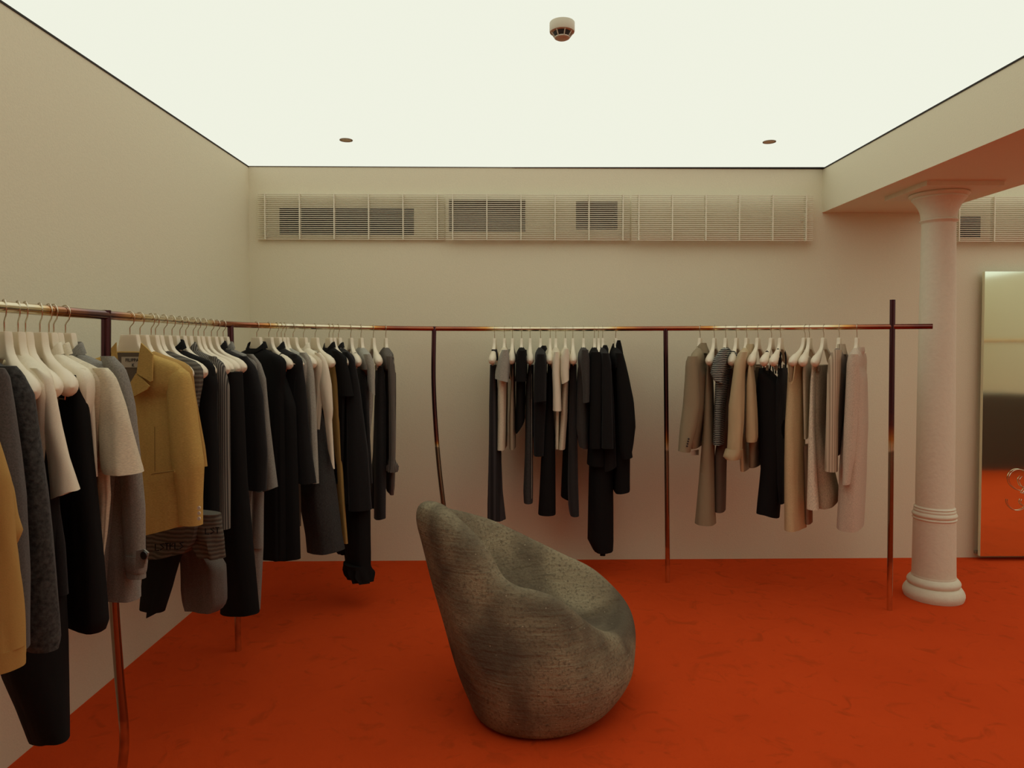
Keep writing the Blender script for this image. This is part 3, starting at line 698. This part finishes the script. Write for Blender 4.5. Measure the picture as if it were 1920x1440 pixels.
g = Garment('dress', 'long black sheer dress with ruffled hem hanging lowest of the curve', 'dress', 624, BLKS, tip=650, short='long black ruffled dress', bar=True)
g.px('body', .0, .12, [(686, 640, 660), (800, 642, 680), (950, 644, 692), (1035, 646, 694), (1068, 650, 693)], k=6, fold=.06, B0=.04)
g.px('ruffle', .04, .09, [(1055, 645, 694), (1070, 648, 696), (1082, 656, 696), (1092, 662, 690)], k=9, fold=.22)
g.px('ruffle', -.06, .04, [(1015, 640, 652), (1030, 630, 652), (1038, 634, 648)], k=7, fold=.2)
g = Garment('jacket', 'black jacket with rounded collar, right of two with peaked collars', 'jacket', 634.3, BLKW, tip=660, short='right black peaked-collar jacket')
g.body(935, .17, .028, B1=.02); g.collar(h=.06, A=.060, ztop=-.088)
g.px('sleeve', .19, .05, [(660, 642, 652), (675, 646, 664), (720, 650, 673), (850, 652, 690), (955, 655, 697)], k=3, fold=.04, far=True)
g = Garment('camisole', 'dark charcoal camisole under a hanger tip with a black edge', 'camisole', 657.4, CHAR, tip=672, short='dark charcoal camisole', bar=True)
g.px('body', 0, .13, [(684, 667, 682), (740, 668, 690), (830, 672, 694), (900, 676, 698)], k=4, fold=.06)
g.strap([(.13, -.012, -.24), (.13, -.024, -.19), (.128, 0, -.150), (.13, .024, -.19), (.13, .012, -.24)], .002)
g = Garment('t_shirt', 'pale grey t-shirt with turned sleeve near the end of the curve', 't-shirt', 676.7, LGREY, tip=691, short='pale grey t-shirt')
g.px('body', 0, .17, [(656, 680, 693), (670, 680, 698), (700, 678, 700), (760, 676, 698), (800, 675, 694), (832, 674, 691)], sh=True, k=4, fold=.06)
g.px('sleeve', .20, .04, [(664, 682, 694), (676, 684, 700), (692, 688, 702), (720, 690, 703), (745, 694, 702)], k=3, fold=.04, far=True)
g = Garment('trousers', 'straight black trousers, last dark pair on the curve', 'trousers', 699.8, CHAR, tip=711, short='last straight black trousers', bar=True)
g.px('leg', .04, .08, [(686, 704, 718), (750, 703, 724), (850, 702, 724), (968, 702, 723), (973, 702, 715)], k=3, fold=.03)
g.px('leg', -.08, .06, [(690, 704, 720), (850, 700, 722), (950, 690, 716)], k=3, fold=.03)
g = Garment('sweater', 'grey-brown ribbed cardigan with frilled cuffs before the bent post', 'sweater', 723.2, GKNIT, tip=731, short='grey-brown frilled cardigan')
g.px('body', 0, .17, [(661, 723, 737), (672, 720, 740), (700, 721, 741), (800, 722, 741), (900, 723, 739), (921, 724, 737)], sh=True, k=6, fold=.08)
g.px('sleeve', .20, .04, [(668, 724, 736), (690, 727, 741), (760, 729, 742), (860, 729, 741), (868, 728, 743)], k=4, fold=.08)
g.px('frill', .20, .045, [(864, 728, 741), (874, 727, 747), (884, 727, 744)], k=8, fold=.2, m=5)
# ===== fourth run, along the back wall
g = Garment('trousers', 'creased dark grey trousers, first left on the back rail', 'trousers', 927.4, CREASE, tip=922, short='creased dark grey trousers', bar=True)
g.px('leg', .04, .09, [(684, 919, 931), (760, 917, 934), (850, 917, 939), (920, 916, 941), (965, 914, 946), (978, 920, 942)], k=5, fold=.12)
g.px('waistband', .09, .02, [(655, 922, 932), (668, 919, 934), (676, 918, 934)], fold=0)
g = Garment('t_shirt', 'pale sage t-shirt with curled sleeve edge', 't-shirt', 946, LGREY, tip=943, short='pale sage t-shirt')
g.px('body', -.02, .17, [(658, 941, 953), (680, 936, 955), (720, 934, 952), (780, 934, 951), (838, 932, 950)], mat=CREAM, sh=True, k=4, fold=.05)
g.px('sleeve', .20, .045, [(656, 941, 953), (672, 934, 955), (690, 931, 955), (706, 929, 954), (721, 936, 951)], k=3, fold=.08, far=True)
g = Garment('tank_top', 'taupe tank top with deep armhole under a bare hanger tip', 'tank top', 961, CREAM, tip=959, short='taupe tank top')
g.px('body', -.02, .15, [(672, 961, 966), (740, 957, 966), (780, 955, 967), (838, 955, 967)], mat=fabric('taupe_jersey', (.33, .26, .18)), k=4, fold=.05)
g.strap([(.10, -.008, -.150), (.11, -.018, -.19), (.12, -.012, -.30), (.06, .0, -.36)], .003, name='armhole_edge')
g = Garment('t_shirt', 'black t-shirt in front of the white-stitched jeans', 't-shirt', 978, BLK, tip=977, short='black t-shirt at the back rail')
g.px('body', -.02, .17, [(657, 972, 985), (680, 968, 986), (780, 968, 984), (815, 968, 980)], sh=True, k=4, fold=.06)
g.px('sleeve', .20, .045, [(657, 972, 986), (675, 967, 987), (715, 966, 987)], k=3, fold=.04, far=True)
g = Garment('jeans', 'washed black jeans with pale side stitching', 'jeans', 994, DENIM, tip=994, short='washed black jeans', bar=True)
g.px('leg', .04, .09, [(684, 991, 1001), (720, 986, 1000), (850, 984, 999), (920, 981, 999), (940, 982, 999)], k=3, fold=.04)
P = [at_y(997, y, g.p.y-.125)-g.p for y in (700, 760, 850, 935)]
MB().tube(P, .0012, 5).build('side_stitching', simple('pale_thread', (.4, .36, .28), .8), g.e)
g = Garment('jacket', 'black jacket with raised lapel at the middle of the back rail', 'jacket', 1013.6, BLKW, tip=1013, short='black jacket with raised lapel')
g.px('body', -.02, .17, [(655, 1006, 1023), (672, 1002, 1026), (720, 1001, 1027), (800, 999, 1024), (849, 1000, 1022)], sh=True, k=4, fold=.04)
g.px('sleeve', .20, .045, [(664, 1006, 1022), (680, 1002, 1025), (740, 1001, 1024), (765, 1004, 1020)], k=3, fold=.03, far=True)
g.px('collar', .02, .06, [(648, 1016, 1024), (654, 1010, 1026), (664, 1006, 1020)], fold=.05)
g = Garment('trousers', 'black flared trousers hanging left of the white t-shirt', 'trousers', 1031.7, BLK, tip=1031, short='black flared trousers', bar=True)
g.px('leg', .04, .09, [(683, 1027, 1035), (760, 1024, 1038), (860, 1014, 1041), (930, 1011, 1042), (962, 1009, 1042)], k=3, fold=.03)
g = Garment('t_shirt', 'white long-sleeved t-shirt with straight hanging sleeve', 't-shirt', 1042, WHITE, tip=1042, short='white long-sleeved t-shirt')
g.px('body', -.04, .16, [(656, 1040, 1049), (680, 1038, 1051), (760, 1040, 1050), (836, 1040, 1049)], mat=CREAM, sh=True, k=3, fold=.06)
g.px('sleeve', .19, .045, [(660, 1039, 1049), (676, 1036, 1051), (700, 1035, 1050), (740, 1037, 1052), (770, 1037, 1053)], k=3, fold=.05, far=True)
g = Garment('t_shirt', 'cream t-shirt with scooped short sleeve', 't-shirt', 1060, CREAM, tip=1060, short='cream t-shirt')
g.px('body', -.03, .17, [(652, 1058, 1065), (668, 1052, 1067), (720, 1053, 1066), (780, 1050, 1064), (837, 1047, 1060)], sh=True, k=4, fold=.06)
g.px('sleeve', .20, .045, [(654, 1058, 1066), (668, 1051, 1068), (694, 1051, 1067), (710, 1054, 1067), (722, 1056, 1062)], mat=WHITE, k=3, fold=.06, far=True)
g = Garment('trousers', 'charcoal trousers with uneven hems, right of the cream t-shirt', 'trousers', 1074, CHAR, tip=1075, short='charcoal trousers with uneven hems', bar=True)
g.px('leg', .05, .07, [(683, 1069, 1081), (800, 1066, 1082), (900, 1065, 1084), (950, 1066, 1086), (965, 1069, 1086)], k=3, fold=.04)
g.px('leg', -.06, .06, [(690, 1068, 1080), (830, 1056, 1074), (930, 1052, 1070), (938, 1060, 1070)], BLK, k=3, fold=.04)
g = Garment('sweater', 'dark grey marl sweater with ruffled armhole', 'sweater', 1094, fabric('grey_marl', (.052, .047, .042), 'wool'), tip=1094, short='dark grey marl sweater')
g.px('body', -.02, .17, [(654, 1088, 1104), (672, 1084, 1106), (740, 1080, 1105), (800, 1079, 1104), (830, 1086, 1103), (841, 1091, 1100)], sh=True, k=4, fold=.05)
g.px('sleeve', .20, .045, [(656, 1090, 1103), (676, 1088, 1106), (730, 1093, 1106), (750, 1093, 1105), (758, 1096, 1101)], k=3, fold=.06, far=True)
g = Garment('coat', 'black coat with short stand collar, left of the three black coats', 'coat', 1114.4, BLK, tip=1116, short='leftmost of the three black coats')
g.px('body', -.01, .18, [(651, 1110, 1126), (668, 1106, 1130), (740, 1105, 1130), (830, 1103, 1132), (867, 1101, 1136)], sh=True, k=4, fold=.05)
g.px('sleeve', .20, .045, [(660, 1108, 1126), (680, 1106, 1130), (780, 1106, 1128), (840, 1105, 1126)], k=3, fold=.04, far=True)
g = Garment('dress', 'long black dress with stepped hem hanging below the black coats', 'dress', 1122, BLK, tip=1124, short='long black stepped-hem dress', bar=True)
g.px('body', 0, .13, [(684, 1115, 1135), (850, 1106, 1150), (920, 1105, 1149), (1010, 1103, 1150), (1026, 1112, 1149), (1030, 1118, 1138)], k=5, fold=.05)
g.px('hanging_tie', 0, .01, [(1024, 1125, 1135), (1042, 1125, 1135)], fold=.0, m=3)
g = Garment('coat', 'black coat with curved lapel, middle of the three black coats', 'coat', 1130, BLKW, tip=1132, short='middle of the three black coats')
g.px('body', -.01, .18, [(648, 1128, 1139), (665, 1127, 1145), (740, 1128, 1150), (860, 1130, 1158), (880, 1130, 1150)], sh=True, k=4, fold=.05)
g.px('sleeve', .20, .045, [(662, 1128, 1142), (680, 1127, 1146), (780, 1128, 1148), (840, 1128, 1150)], k=3, fold=.04, far=True)
g.px('collar', .03, .05, [(647, 1131, 1138), (654, 1127, 1141), (666, 1126, 1141)], fold=.04)
g = Garment('coat', 'bulky black coat with billowing sleeve, right of the three black coats', 'coat', 1154.4, BLK, tip=1160, short='rightmost bulky black coat')
g.px('body', -.02, .18, [(650, 1152, 1163), (668, 1146, 1168), (740, 1148, 1176), (850, 1148, 1180), (912, 1149, 1180), (918, 1149, 1166)], sh=True, k=4, fold=.04)
g.px('sleeve', .19, .06, [(662, 1154, 1168), (680, 1156, 1173), (710, 1156, 1180), (750, 1158, 1188), (800, 1160, 1192), (835, 1162, 1188), (848, 1164, 1185), (852, 1166, 1186), (864, 1168, 1181)], k=3, fold=.03, far=True)
g.px('collar', .03, .05, [(638, 1157, 1163), (646, 1154, 1165), (662, 1152, 1168)], fold=.04)
g.px('collar', -.05, .04, [(644, 1149, 1152), (660, 1143, 1152), (670, 1142, 1152)], fold=.04)
# ===== fifth run, towards the column
g = Garment('blazer', 'olive taupe blazer with four dark cuff buttons', 'blazer', 1313, TAUPE, tip=1301, short='olive taupe blazer')
g.px('body', 0, .18, [(652, 1304, 1326), (670, 1294, 1330), (700, 1290, 1331), (760, 1290, 1328), (836, 1296, 1317)], sh=True, k=4, fold=.03)
g.px('sleeve', .20, .05, [(668, 1290, 1308), (680, 1286, 1308), (700, 1285, 1310), (760, 1281, 1312), (800, 1276, 1306), (843, 1272, 1294), (850, 1276, 1293)], k=3, fold=.03)
g.px('collar', .02, .055, [(643, 1314, 1324), (650, 1307, 1326), (662, 1304, 1331)], fold=.02)
for i in range(4):
    c = at_y(1291-i*1.0, 823+i*4.5, g.p.y-.245)-g.p
    b_ = MB().lathe([(.0045, 0), (.006, .001), (.006, .003), (.003, .004)], 12)
    o = b_.build('button', BTN, g.e, loc=c); o.rotation_euler = (math.pi/2, 0, 0)
o = g.panel('price_tag', [(1296, 845), (1310, 843), (1310, 853), (1297, 854)], -.01, .001, TAG)
g = Garment('trousers', 'taupe flared trousers, longest on the right-hand run of the rail', 'trousers', 1339.6, TAUPE, tip=1329, short='taupe flared trousers', bar=True)
g.px('leg', .03, .09, [(682, 1326, 1336), (740, 1322, 1338), (800, 1319, 1339), (900, 1311, 1340), (960, 1306, 1341), (980, 1304, 1342)], k=3, fold=.03)
g = Garment('top', 'black and white striped crinkle top with ruffled short sleeve', 'top', 1361, STRI, tip=1352, short='striped crinkle top')
g.px('body', -.02, .16, [(654, 1355, 1368), (668, 1346, 1372), (720, 1343, 1371), (760, 1341, 1364), (829, 1339, 1362)], sh=True, k=5, fold=.06)
g.px('sleeve', .19, .05, [(655, 1352, 1366), (668, 1341, 1364), (690, 1335, 1360), (702, 1333, 1357), (712, 1340, 1356), (722, 1345, 1354)], k=5, fold=.08)
g = Garment('trousers', 'dark brown slim trousers below the striped top', 'trousers', 1381, TAUPED, tip=1371, short='dark brown slim trousers', bar=True)
g.px('leg', -.05, .08, [(690, 1362, 1380), (780, 1352, 1374), (850, 1341, 1362), (920, 1341, 1361), (957, 1341, 1360)], k=3, fold=.03)
g.strap([(.14, -.026, -.18), (.139, -.015, -.152), (.138, 0, -.145), (.139, .015, -.152), (.14, .026, -.18)], .004, STRI, 'neck_loop')
g = Garment('shirt', 'beige satin shirt with long sleeve and buttoned cuff', 'shirt', 1400.6, BEIGE, tip=1388, short='beige satin long-sleeved shirt')
g.px('body', -.02, .17, [(655, 1392, 1414), (675, 1384, 1410), (720, 1382, 1403), (800, 1385, 1400), (850, 1388, 1404), (880, 1390, 1405)], sh=True, k=4, fold=.06)
g.px('sleeve', .20, .05, [(660, 1388, 1402), (676, 1378, 1399), (700, 1375, 1396), (760, 1366, 1394), (800, 1366, 1394), (842, 1364, 1391)], k=3, fold=.07)
g.px('cuff', .20, .05, [(842, 1361, 1392), (856, 1356, 1388), (861, 1362, 1386)], fold=.03, m=4)
g.px('collar', .02, .055, [(645, 1401, 1413), (652, 1397, 1415), (662, 1393, 1416)], fold=.03)
g = Garment('blouse', 'beige satin blouse with wide elbow sleeve, on a bare-tipped hanger', 'blouse', 1421.5, BEIGE, tip=1407, short='beige satin elbow-sleeved blouse', bar=True)
g.px('body', -.03, .15, [(684, 1404, 1424), (760, 1404, 1424), (820, 1406, 1432), (840, 1406, 1428), (872, 1406, 1428)], mat=fabric('dull_beige', (.22, .155, .09)), k=4, fold=.05)
g.px('sleeve', .15, .05, [(684, 1404, 1412), (720, 1400, 1416), (780, 1399, 1419), (822, 1398, 1420), (828, 1400, 1418)], k=3, fold=.08)
g = Garment('dress', 'black strappy dress with slanting hem, left of the two strappy ones', 'dress', 1447, BLK, tip=1430, short='left black strappy dress', bar=True)
g.px('body', .0, .13, [(690, 1424, 1440), (720, 1422, 1468), (800, 1424, 1472), (880, 1428, 1468), (940, 1422, 1462), (958, 1420, 1460), (971, 1440, 1459)], k=4, fold=.02)
g.strap([(.11, -.012, -.29), (.11, -.02, -.20), (.11, 0, -.143), (.11, .02, -.20), (.11, .014, -.29)], .0045); g.strap([(-.11, -.012, -.29), (-.11, -.02, -.20), (-.11, 0, -.143), (-.11, .02, -.20), (-.11, .014, -.29)], .0045)
g = Garment('dress', 'black strappy dress with split hem, right of the two strappy ones', 'dress', 1464, BLKW, tip=1449, short='right black strappy dress', bar=True)
g.px('body', .0, .13, [(690, 1462, 1476), (720, 1456, 1477), (800, 1454, 1474), (900, 1458, 1475), (942, 1462, 1474)], k=4, fold=.03)
g.strap([(.07, -.012, -.28), (.07, -.016, -.18), (.07, 0, -.130), (.07, .016, -.18), (.07, .014, -.28)], .005); g.strap([(-.07, -.012, -.28), (-.07, -.016, -.18), (-.07, 0, -.130), (-.07, .016, -.18), (-.07, .014, -.28)], .005)
g = Garment('dress', 'long sand knit sleeveless dress with deep armhole', 'dress', 1510, SAND, tip=1484, short='long sand knit dress')
g.px('body', .0, .17, [(658, 1500, 1511), (668, 1488, 1509), (680, 1482, 1507), (700, 1479, 1506), (726, 1478, 1507), (800, 1474, 1507), (900, 1474, 1508), (990, 1474, 1510)], k=4, fold=.05)
g.px('armhole', .165, .02, [(680, 1479, 1488), (690, 1479, 1489), (705, 1480, 1488), (722, 1482, 1485)], fabric('sand_armhole_shade', (.30, .20, .11)), fold=0, k=1)  # shade inside the armhole, painted as a patch of deeper sand
g.strap([(.19, -.026, -.21), (.19, -.020, -.28), (.19, -.004, -.335), (.19, .010, -.28), (.19, .016, -.21)], .003, name='armhole_edge')
g = Garment('tank_top', 'pale beige tank top next to the sand knit dress', 'tank top', 1518, CREAM, tip=1504, short='pale beige tank top')
g.px('body', -.02, .15, [(670, 1508, 1520), (700, 1506, 1521), (800, 1508, 1519), (834, 1509, 1517)], k=3, fold=.04)
g.px('hem_lining', -.05, .06, [(834, 1507, 1520), (900, 1509, 1522), (980, 1511, 1523)], mat=fabric('rose_brown_lining', (.30, .19, .12)), k=3, fold=.04)
g = Garment('jeans', 'off-white jeans with bright side seam under a bare hanger', 'jeans', 1545, fabric('ecru_denim', (.50, .41, .28), 'denim'), tip=1527, short='off-white jeans', bar=True)
g.px('leg', -.04, .12, [(684, 1524, 1552), (720, 1524, 1551), (800, 1522, 1550), (860, 1524, 1558), (920, 1528, 1572), (940, 1532, 1570), (948, 1530, 1545)], k=3, fold=.04)
g.px('side_panel', .10, .03, [(684, 1523, 1530), (715, 1520, 1528), (800, 1517, 1528), (900, 1515, 1532), (955, 1514, 1535)], mat=OFFW, k=3, fold=.03)
g = Garment('cardigan', 'sand ribbed cardigan with straight ribbed sleeve', 'cardigan', 1574, RIBS, tip=1562, short='sand ribbed cardigan')
g.px('body', -.02, .17, [(654, 1568, 1587), (672, 1560, 1590), (720, 1562, 1588), (800, 1562, 1584), (850, 1563, 1580)], mat=fabric('brown_pink_knit', (.24, .175, .13), 'wool'), sh=True, k=4, fold=.04)
g.px('sleeve', .20, .05, [(656, 1562, 1578), (672, 1555, 1576), (700, 1552, 1575), (780, 1550, 1571), (880, 1547.5, 1570), (883, 1548, 1570)], k=3, fold=.02)
g.px('collar', .02, .055, [(645, 1571, 1584), (655, 1568, 1586), (664, 1564, 1588)], fold=.03)
g = Garment('sweater', 'long rose-beige knit sweater dress, last on the rail before the column', 'sweater dress', 1607, PINK, tip=1598, short='rose-beige knit sweater dress')
g.px('body', 0, .18, [(656, 1600, 1620), (672, 1592, 1622), (720, 1592, 1624), (800, 1585, 1625), (880, 1578, 1621), (985, 1574, 1616)], sh=True, k=4, fold=.05)
g.px('sleeve', .20, .05, [(664, 1594, 1608), (676, 1589, 1610), (720, 1587, 1609), (800, 1583, 1606), (860, 1581, 1602), (882, 1581, 1597), (907, 1580, 1593)], k=3, fold=.03, far=True)
g.px('collar', .02, .055, [(651, 1606, 1620), (658, 1600, 1621), (666, 1596, 1618)], fold=.03)

# ---------------------------------------------------------------- sculptural chair
def chair():
    t = empty('sculptural_chair', (.1, 3.0, 0), 'rough grey-brown sculpted stone-like tub chair with tall back lobe, on orange carpet', 'chair')
    m, nt, b = new_mat('rough_cast_fibre'); b.inputs['Roughness'].default_value = .95; b.inputs['Specular IOR Level'].default_value = .1
    tc = N(nt, 'ShaderNodeTexCoord'); O = tc.outputs['Object']
    n1 = N(nt, 'ShaderNodeTexNoise', Scale=3.2, Detail=6.0, Distortion=.5); n2 = N(nt, 'ShaderNodeTexNoise', Scale=85.0, Detail=5.0)
    mp = N(nt, 'ShaderNodeMapping'); mp.inputs['Scale'].default_value = (5, 5, 60); n3 = N(nt, 'ShaderNodeTexNoise', Scale=1.0, Detail=7.0, Distortion=.3); nt.links.new(O, mp.inputs[0]); nt.links.new(mp.outputs[0], n3.inputs['Vector'])
    v = N(nt, 'ShaderNodeTexVoronoi', Scale=28.0)
    for n in (n1, n2, v): nt.links.new(O, n.inputs['Vector'])
    c = mix_col(nt, ramp(nt, n1.outputs[0], .38, .62), (.115, .088, .06), (.31, .255, .16))
    c = mix_col(nt, ramp(nt, n2.outputs[0], .50, .74), c, (.13, .105, .07))
    n5 = N(nt, 'ShaderNodeTexNoise', Scale=260.0, Detail=4.0); nt.links.new(O, n5.inputs['Vector'])
    c = mix_col(nt, ramp(nt, n5.outputs[0], .62, .72), c, (.07, .055, .04))
    c = mix_col(nt, ramp(nt, n3.outputs[0], .66, .80), c, (.11, .085, .06))
    c = mix_col(nt, ramp(nt, v.outputs['Distance'], .045, .06, (1, 1, 1), (0, 0, 0)), c, (.55, .47, .33))
    nt.links.new(c, b.inputs['Base Color'])
    b1 = N(nt, 'ShaderNodeBump', Strength=.45, Distance=.012); nt.links.new(n3.outputs[0], b1.inputs['Height'])
    b2 = N(nt, 'ShaderNodeBump', Strength=.7, Distance=.006); nt.links.new(n2.outputs[0], b2.inputs['Height']); nt.links.new(b1.outputs[0], b2.inputs['Normal']); nt.links.new(b2.outputs[0], b.inputs['Normal'])
    rim_px = [(804, 937, 3.07), (824, 942, 3.0), (846, 958, 2.94), (887, 997, 2.885), (912, 1027, 2.86), (938, 1074, 2.83), (970, 1096, 2.81), (1003, 1104, 2.80), (1043, 1119, 2.79), (1078, 1144, 2.81), (1108, 1169, 2.86), (1136, 1182, 2.94), (1160, 1176, 3.05),
              (1170, 1160, 3.17), (1165, 1132, 3.26), (1150, 1105, 3.31), (1112, 1066, 3.36), (1060, 1038, 3.38), (990, 1004, 3.38), (925, 974, 3.34), (872, 958, 3.27), (838, 950, 3.17), (815, 940, 3.12)]
    rim = [at_y(*q) for q in rim_px]; rim = smooth_path(rim, 4, True); K = len(rim); c0 = Vector((.08, 3.07, 0))
    foot_c = Vector((.10, 2.97, 0)); seat = Vector((.17, 3.09, .33))
    rings = []
    out = []
    for i, p in enumerate(rim):
        tg = (rim[(i+1) % K]-rim[i-1]); tg.z = 0; tg.normalize(); o_ = Vector((tg.y, -tg.x, 0))
        if o_.dot(Vector((p.x, p.y, 0))-c0) < 0: o_ = -o_
        out.append(o_)
    for _ in range(3):
        out = [((out[i-1]+out[i]*2+out[(i+1) % K])).normalized() for i in range(K)]
    foot = []
    for i, p in enumerate(rim):
        d = Vector((p.x, p.y, 0))-c0; a = math.atan2(d.y, d.x)
        foot.append(foot_c+Vector((.245*math.cos(a), .225*math.sin(a), 0)))
    LV = []
    def lobe(p): return max(0, min(1, (-.05-p.x)/.28))
    LV.append([foot_c+(foot[i]-foot_c)*.5+Vector((0, 0, .002)) for i in range(K)])
    LV.append([foot[i]*1 for i in range(K)])
    LV.append([foot[i]+out[i]*.022+Vector((0, 0, .02)) for i in range(K)])
    for tt in (.12, .25, .38, .5, .62, .74, .85, .94):
        L = []
        for i, p in enumerate(rim):
            th = .05+.022*lobe(p); ro = Vector((p.x, p.y, 0))+out[i]*th
            gq = tt**.85; z = tt*(p.z-.035)
            aa = math.atan2(p.y-c0.y, p.x-c0.x); rd = math.exp(-((aa+2.55)/.22)**2)-.8*math.exp(-((aa+2.05)/.25)**2)
            ro = ro+out[i]*.022*rd*math.sin(math.pi*min(1, tt*1.1))
            bl = .065*math.sin(math.pi*tt**.9)*(1-.95*lobe(p))
            q = foot[i].lerp(ro, gq)+out[i]*(bl+.02*(1-tt)); q.z = z
            L.append(q)
        LV.append(L)
    LV.append([rim[i]+out[i]*(.034+.018*lobe(rim[i]))+Vector((0, 0, -.016)) for i in range(K)])
    LV.append([rim[i]*1 for i in range(K)])
    LV.append([rim[i]-out[i]*(.032+.012*lobe(rim[i]))+Vector((0, 0, -.014)) for i in range(K)])
    for s_ in (.15, .35, .55, .75, .92):
        L = []
        for i, p in enumerate(rim):
            a = Vector((p.x, p.y, 0))-out[i]*.05; q = a.lerp(Vector((seat.x, seat.y, 0)), s_)
            q.z = seat.z+max(0, (p.z-.04-seat.z))*(1-s_)**2.8+min(0, (p.z-.04-seat.z))*(1-s_); L.append(q)
        LV.append(L)
    V = []; Fc = []
    for L in LV:
        for q in L:
            nn = noise.noise(q*4.0)*.012+noise.noise(q*11)*.004
            dd = Vector((q.x-c0.x, q.y-c0.y, 0)).normalized()
            V.append(q+dd*nn*(1 if q.z > .05 else .2)-t.location)
    for a in range(len(LV)-1):
        for i in range(K):
            j = (i+1) % K; Fc.append((a*K+i, a*K+j, (a+1)*K+j, (a+1)*K+i))
    V.append(seat-t.location+Vector((0, 0, -.002))); V.append(foot_c-t.location+Vector((0, 0, .002)))
    b_ = (len(LV)-1)*K
    for i in range(K):
        j = (i+1) % K; Fc.append((b_+i, b_+j, len(V)-2)); Fc.append((i, j, len(V)-1))
    o = obj('shell', V, Fc, m, t, True); md = o.modifiers.new('s', 'SUBSURF'); md.levels = 2; md.render_levels = 2
    # cracks
    return t
chair()

# ---------------------------------------------------------------- polished metal mirror by the column
mm, nt, b = new_mat('polished_metal'); b.inputs['Metallic'].default_value = 1; b.inputs['Roughness'].default_value = .06; b.inputs['Base Color'].default_value = (.90, .97, .80, 1)
a = at_y(1838, 1043, 5.03); c = at_y(1847, 509, 5.05)
mir = empty('leaning_mirror', (a.x+.45, 5.06, a.z), 'tall polished metal mirror with engraved scroll, against the wall right of the column', 'mirror')
pts = [(a.x, 5.03, max(.012, a.z)), (a.x+.9, 5.045, max(.012, a.z)), (c.x+.9, 5.065, c.z), (c.x, 5.05, c.z)]
V = [Vector(p)-mir.location for p in pts]; V += [v+Vector((0, .028, 0)) for v in V]
obj('reflective_plate', V, [(0, 1, 2, 3), (4, 5, 6, 7), (0, 1, 5, 4), (1, 2, 6, 5), (2, 3, 7, 6), (3, 0, 4, 7)], mm, mir)
MB().box(-.445, .02, 0, .445, .05, .02).build('bottom_rail', EDGE, mir)
SC = simple('engraving_metal', (.75, .68, .52), .25, 1)
for pl in ([(1916, 921), (1905, 917), (1895, 908), (1892, 897), (1896, 887), (1905, 881), (1915, 881), (1926, 887), (1930, 898), (1926, 912), (1917, 925)],
           [(1889, 936), (1889, 943), (1894, 951), (1904, 957), (1915, 956), (1925, 950), (1930, 940), (1928, 930), (1919, 925)],
           [(1917, 893), (1912, 900), (1915, 910), (1922, 915)], [(1916, 936), (1914, 943), (1920, 949)]):
    MB().tube(smooth_path([at_y(x, y, 5.029)-mir.location for x, y in pl], 5), .0032, 6).build('scroll_line', SC, mir, True)

# ---------------------------------------------------------------- what the mirror shows: second rack and dark counter
ck = empty('display_counter', (6.3, .75, 0), 'long dark brown counter with rounded top, seen in the metal mirror', 'counter')
DK = simple('dark_brown_counter', (.065, .045, .032), .6, bump=.1, scale=12)
prof = [(-1.6, 0), (-1.6, .80), (-1.5, .90), (-1.3, .955), (0, .97), (.6, .955), (1.1, .90), (1.5, .78), (1.6, .6), (1.6, 0)]
V = [(x, -.35, z) for x, z in prof]+[(x, .35, z) for x, z in prof]; n = len(prof)
obj('counter_body', V, [tuple(range(n)), tuple(range(n, 2*n))]+[(i, (i+1) % n, n+(i+1) % n, n+i) for i in range(n)], DK, ck)
r2 = empty('clothes_rack', (6.0, 1.45, 0), 'second metal clothes rail, seen only as a thin line in the mirror', 'clothes rack')
o = MB().tube([(-1.4, .1, RZ), (-.4, 0, RZ), (.5, 0, RZ), (1.6, .1, RZ)], RR*1.3, 12).build('rail', TINT, r2, True); set_tint(o, lambda c: .3)
for x in (-1.3, 1.5):
    o = MB().tube([(x, .09, 0), (x, .09, RZ)], RR, 12).build('post', TINT, r2, True); set_tint(o, lambda c: .5)
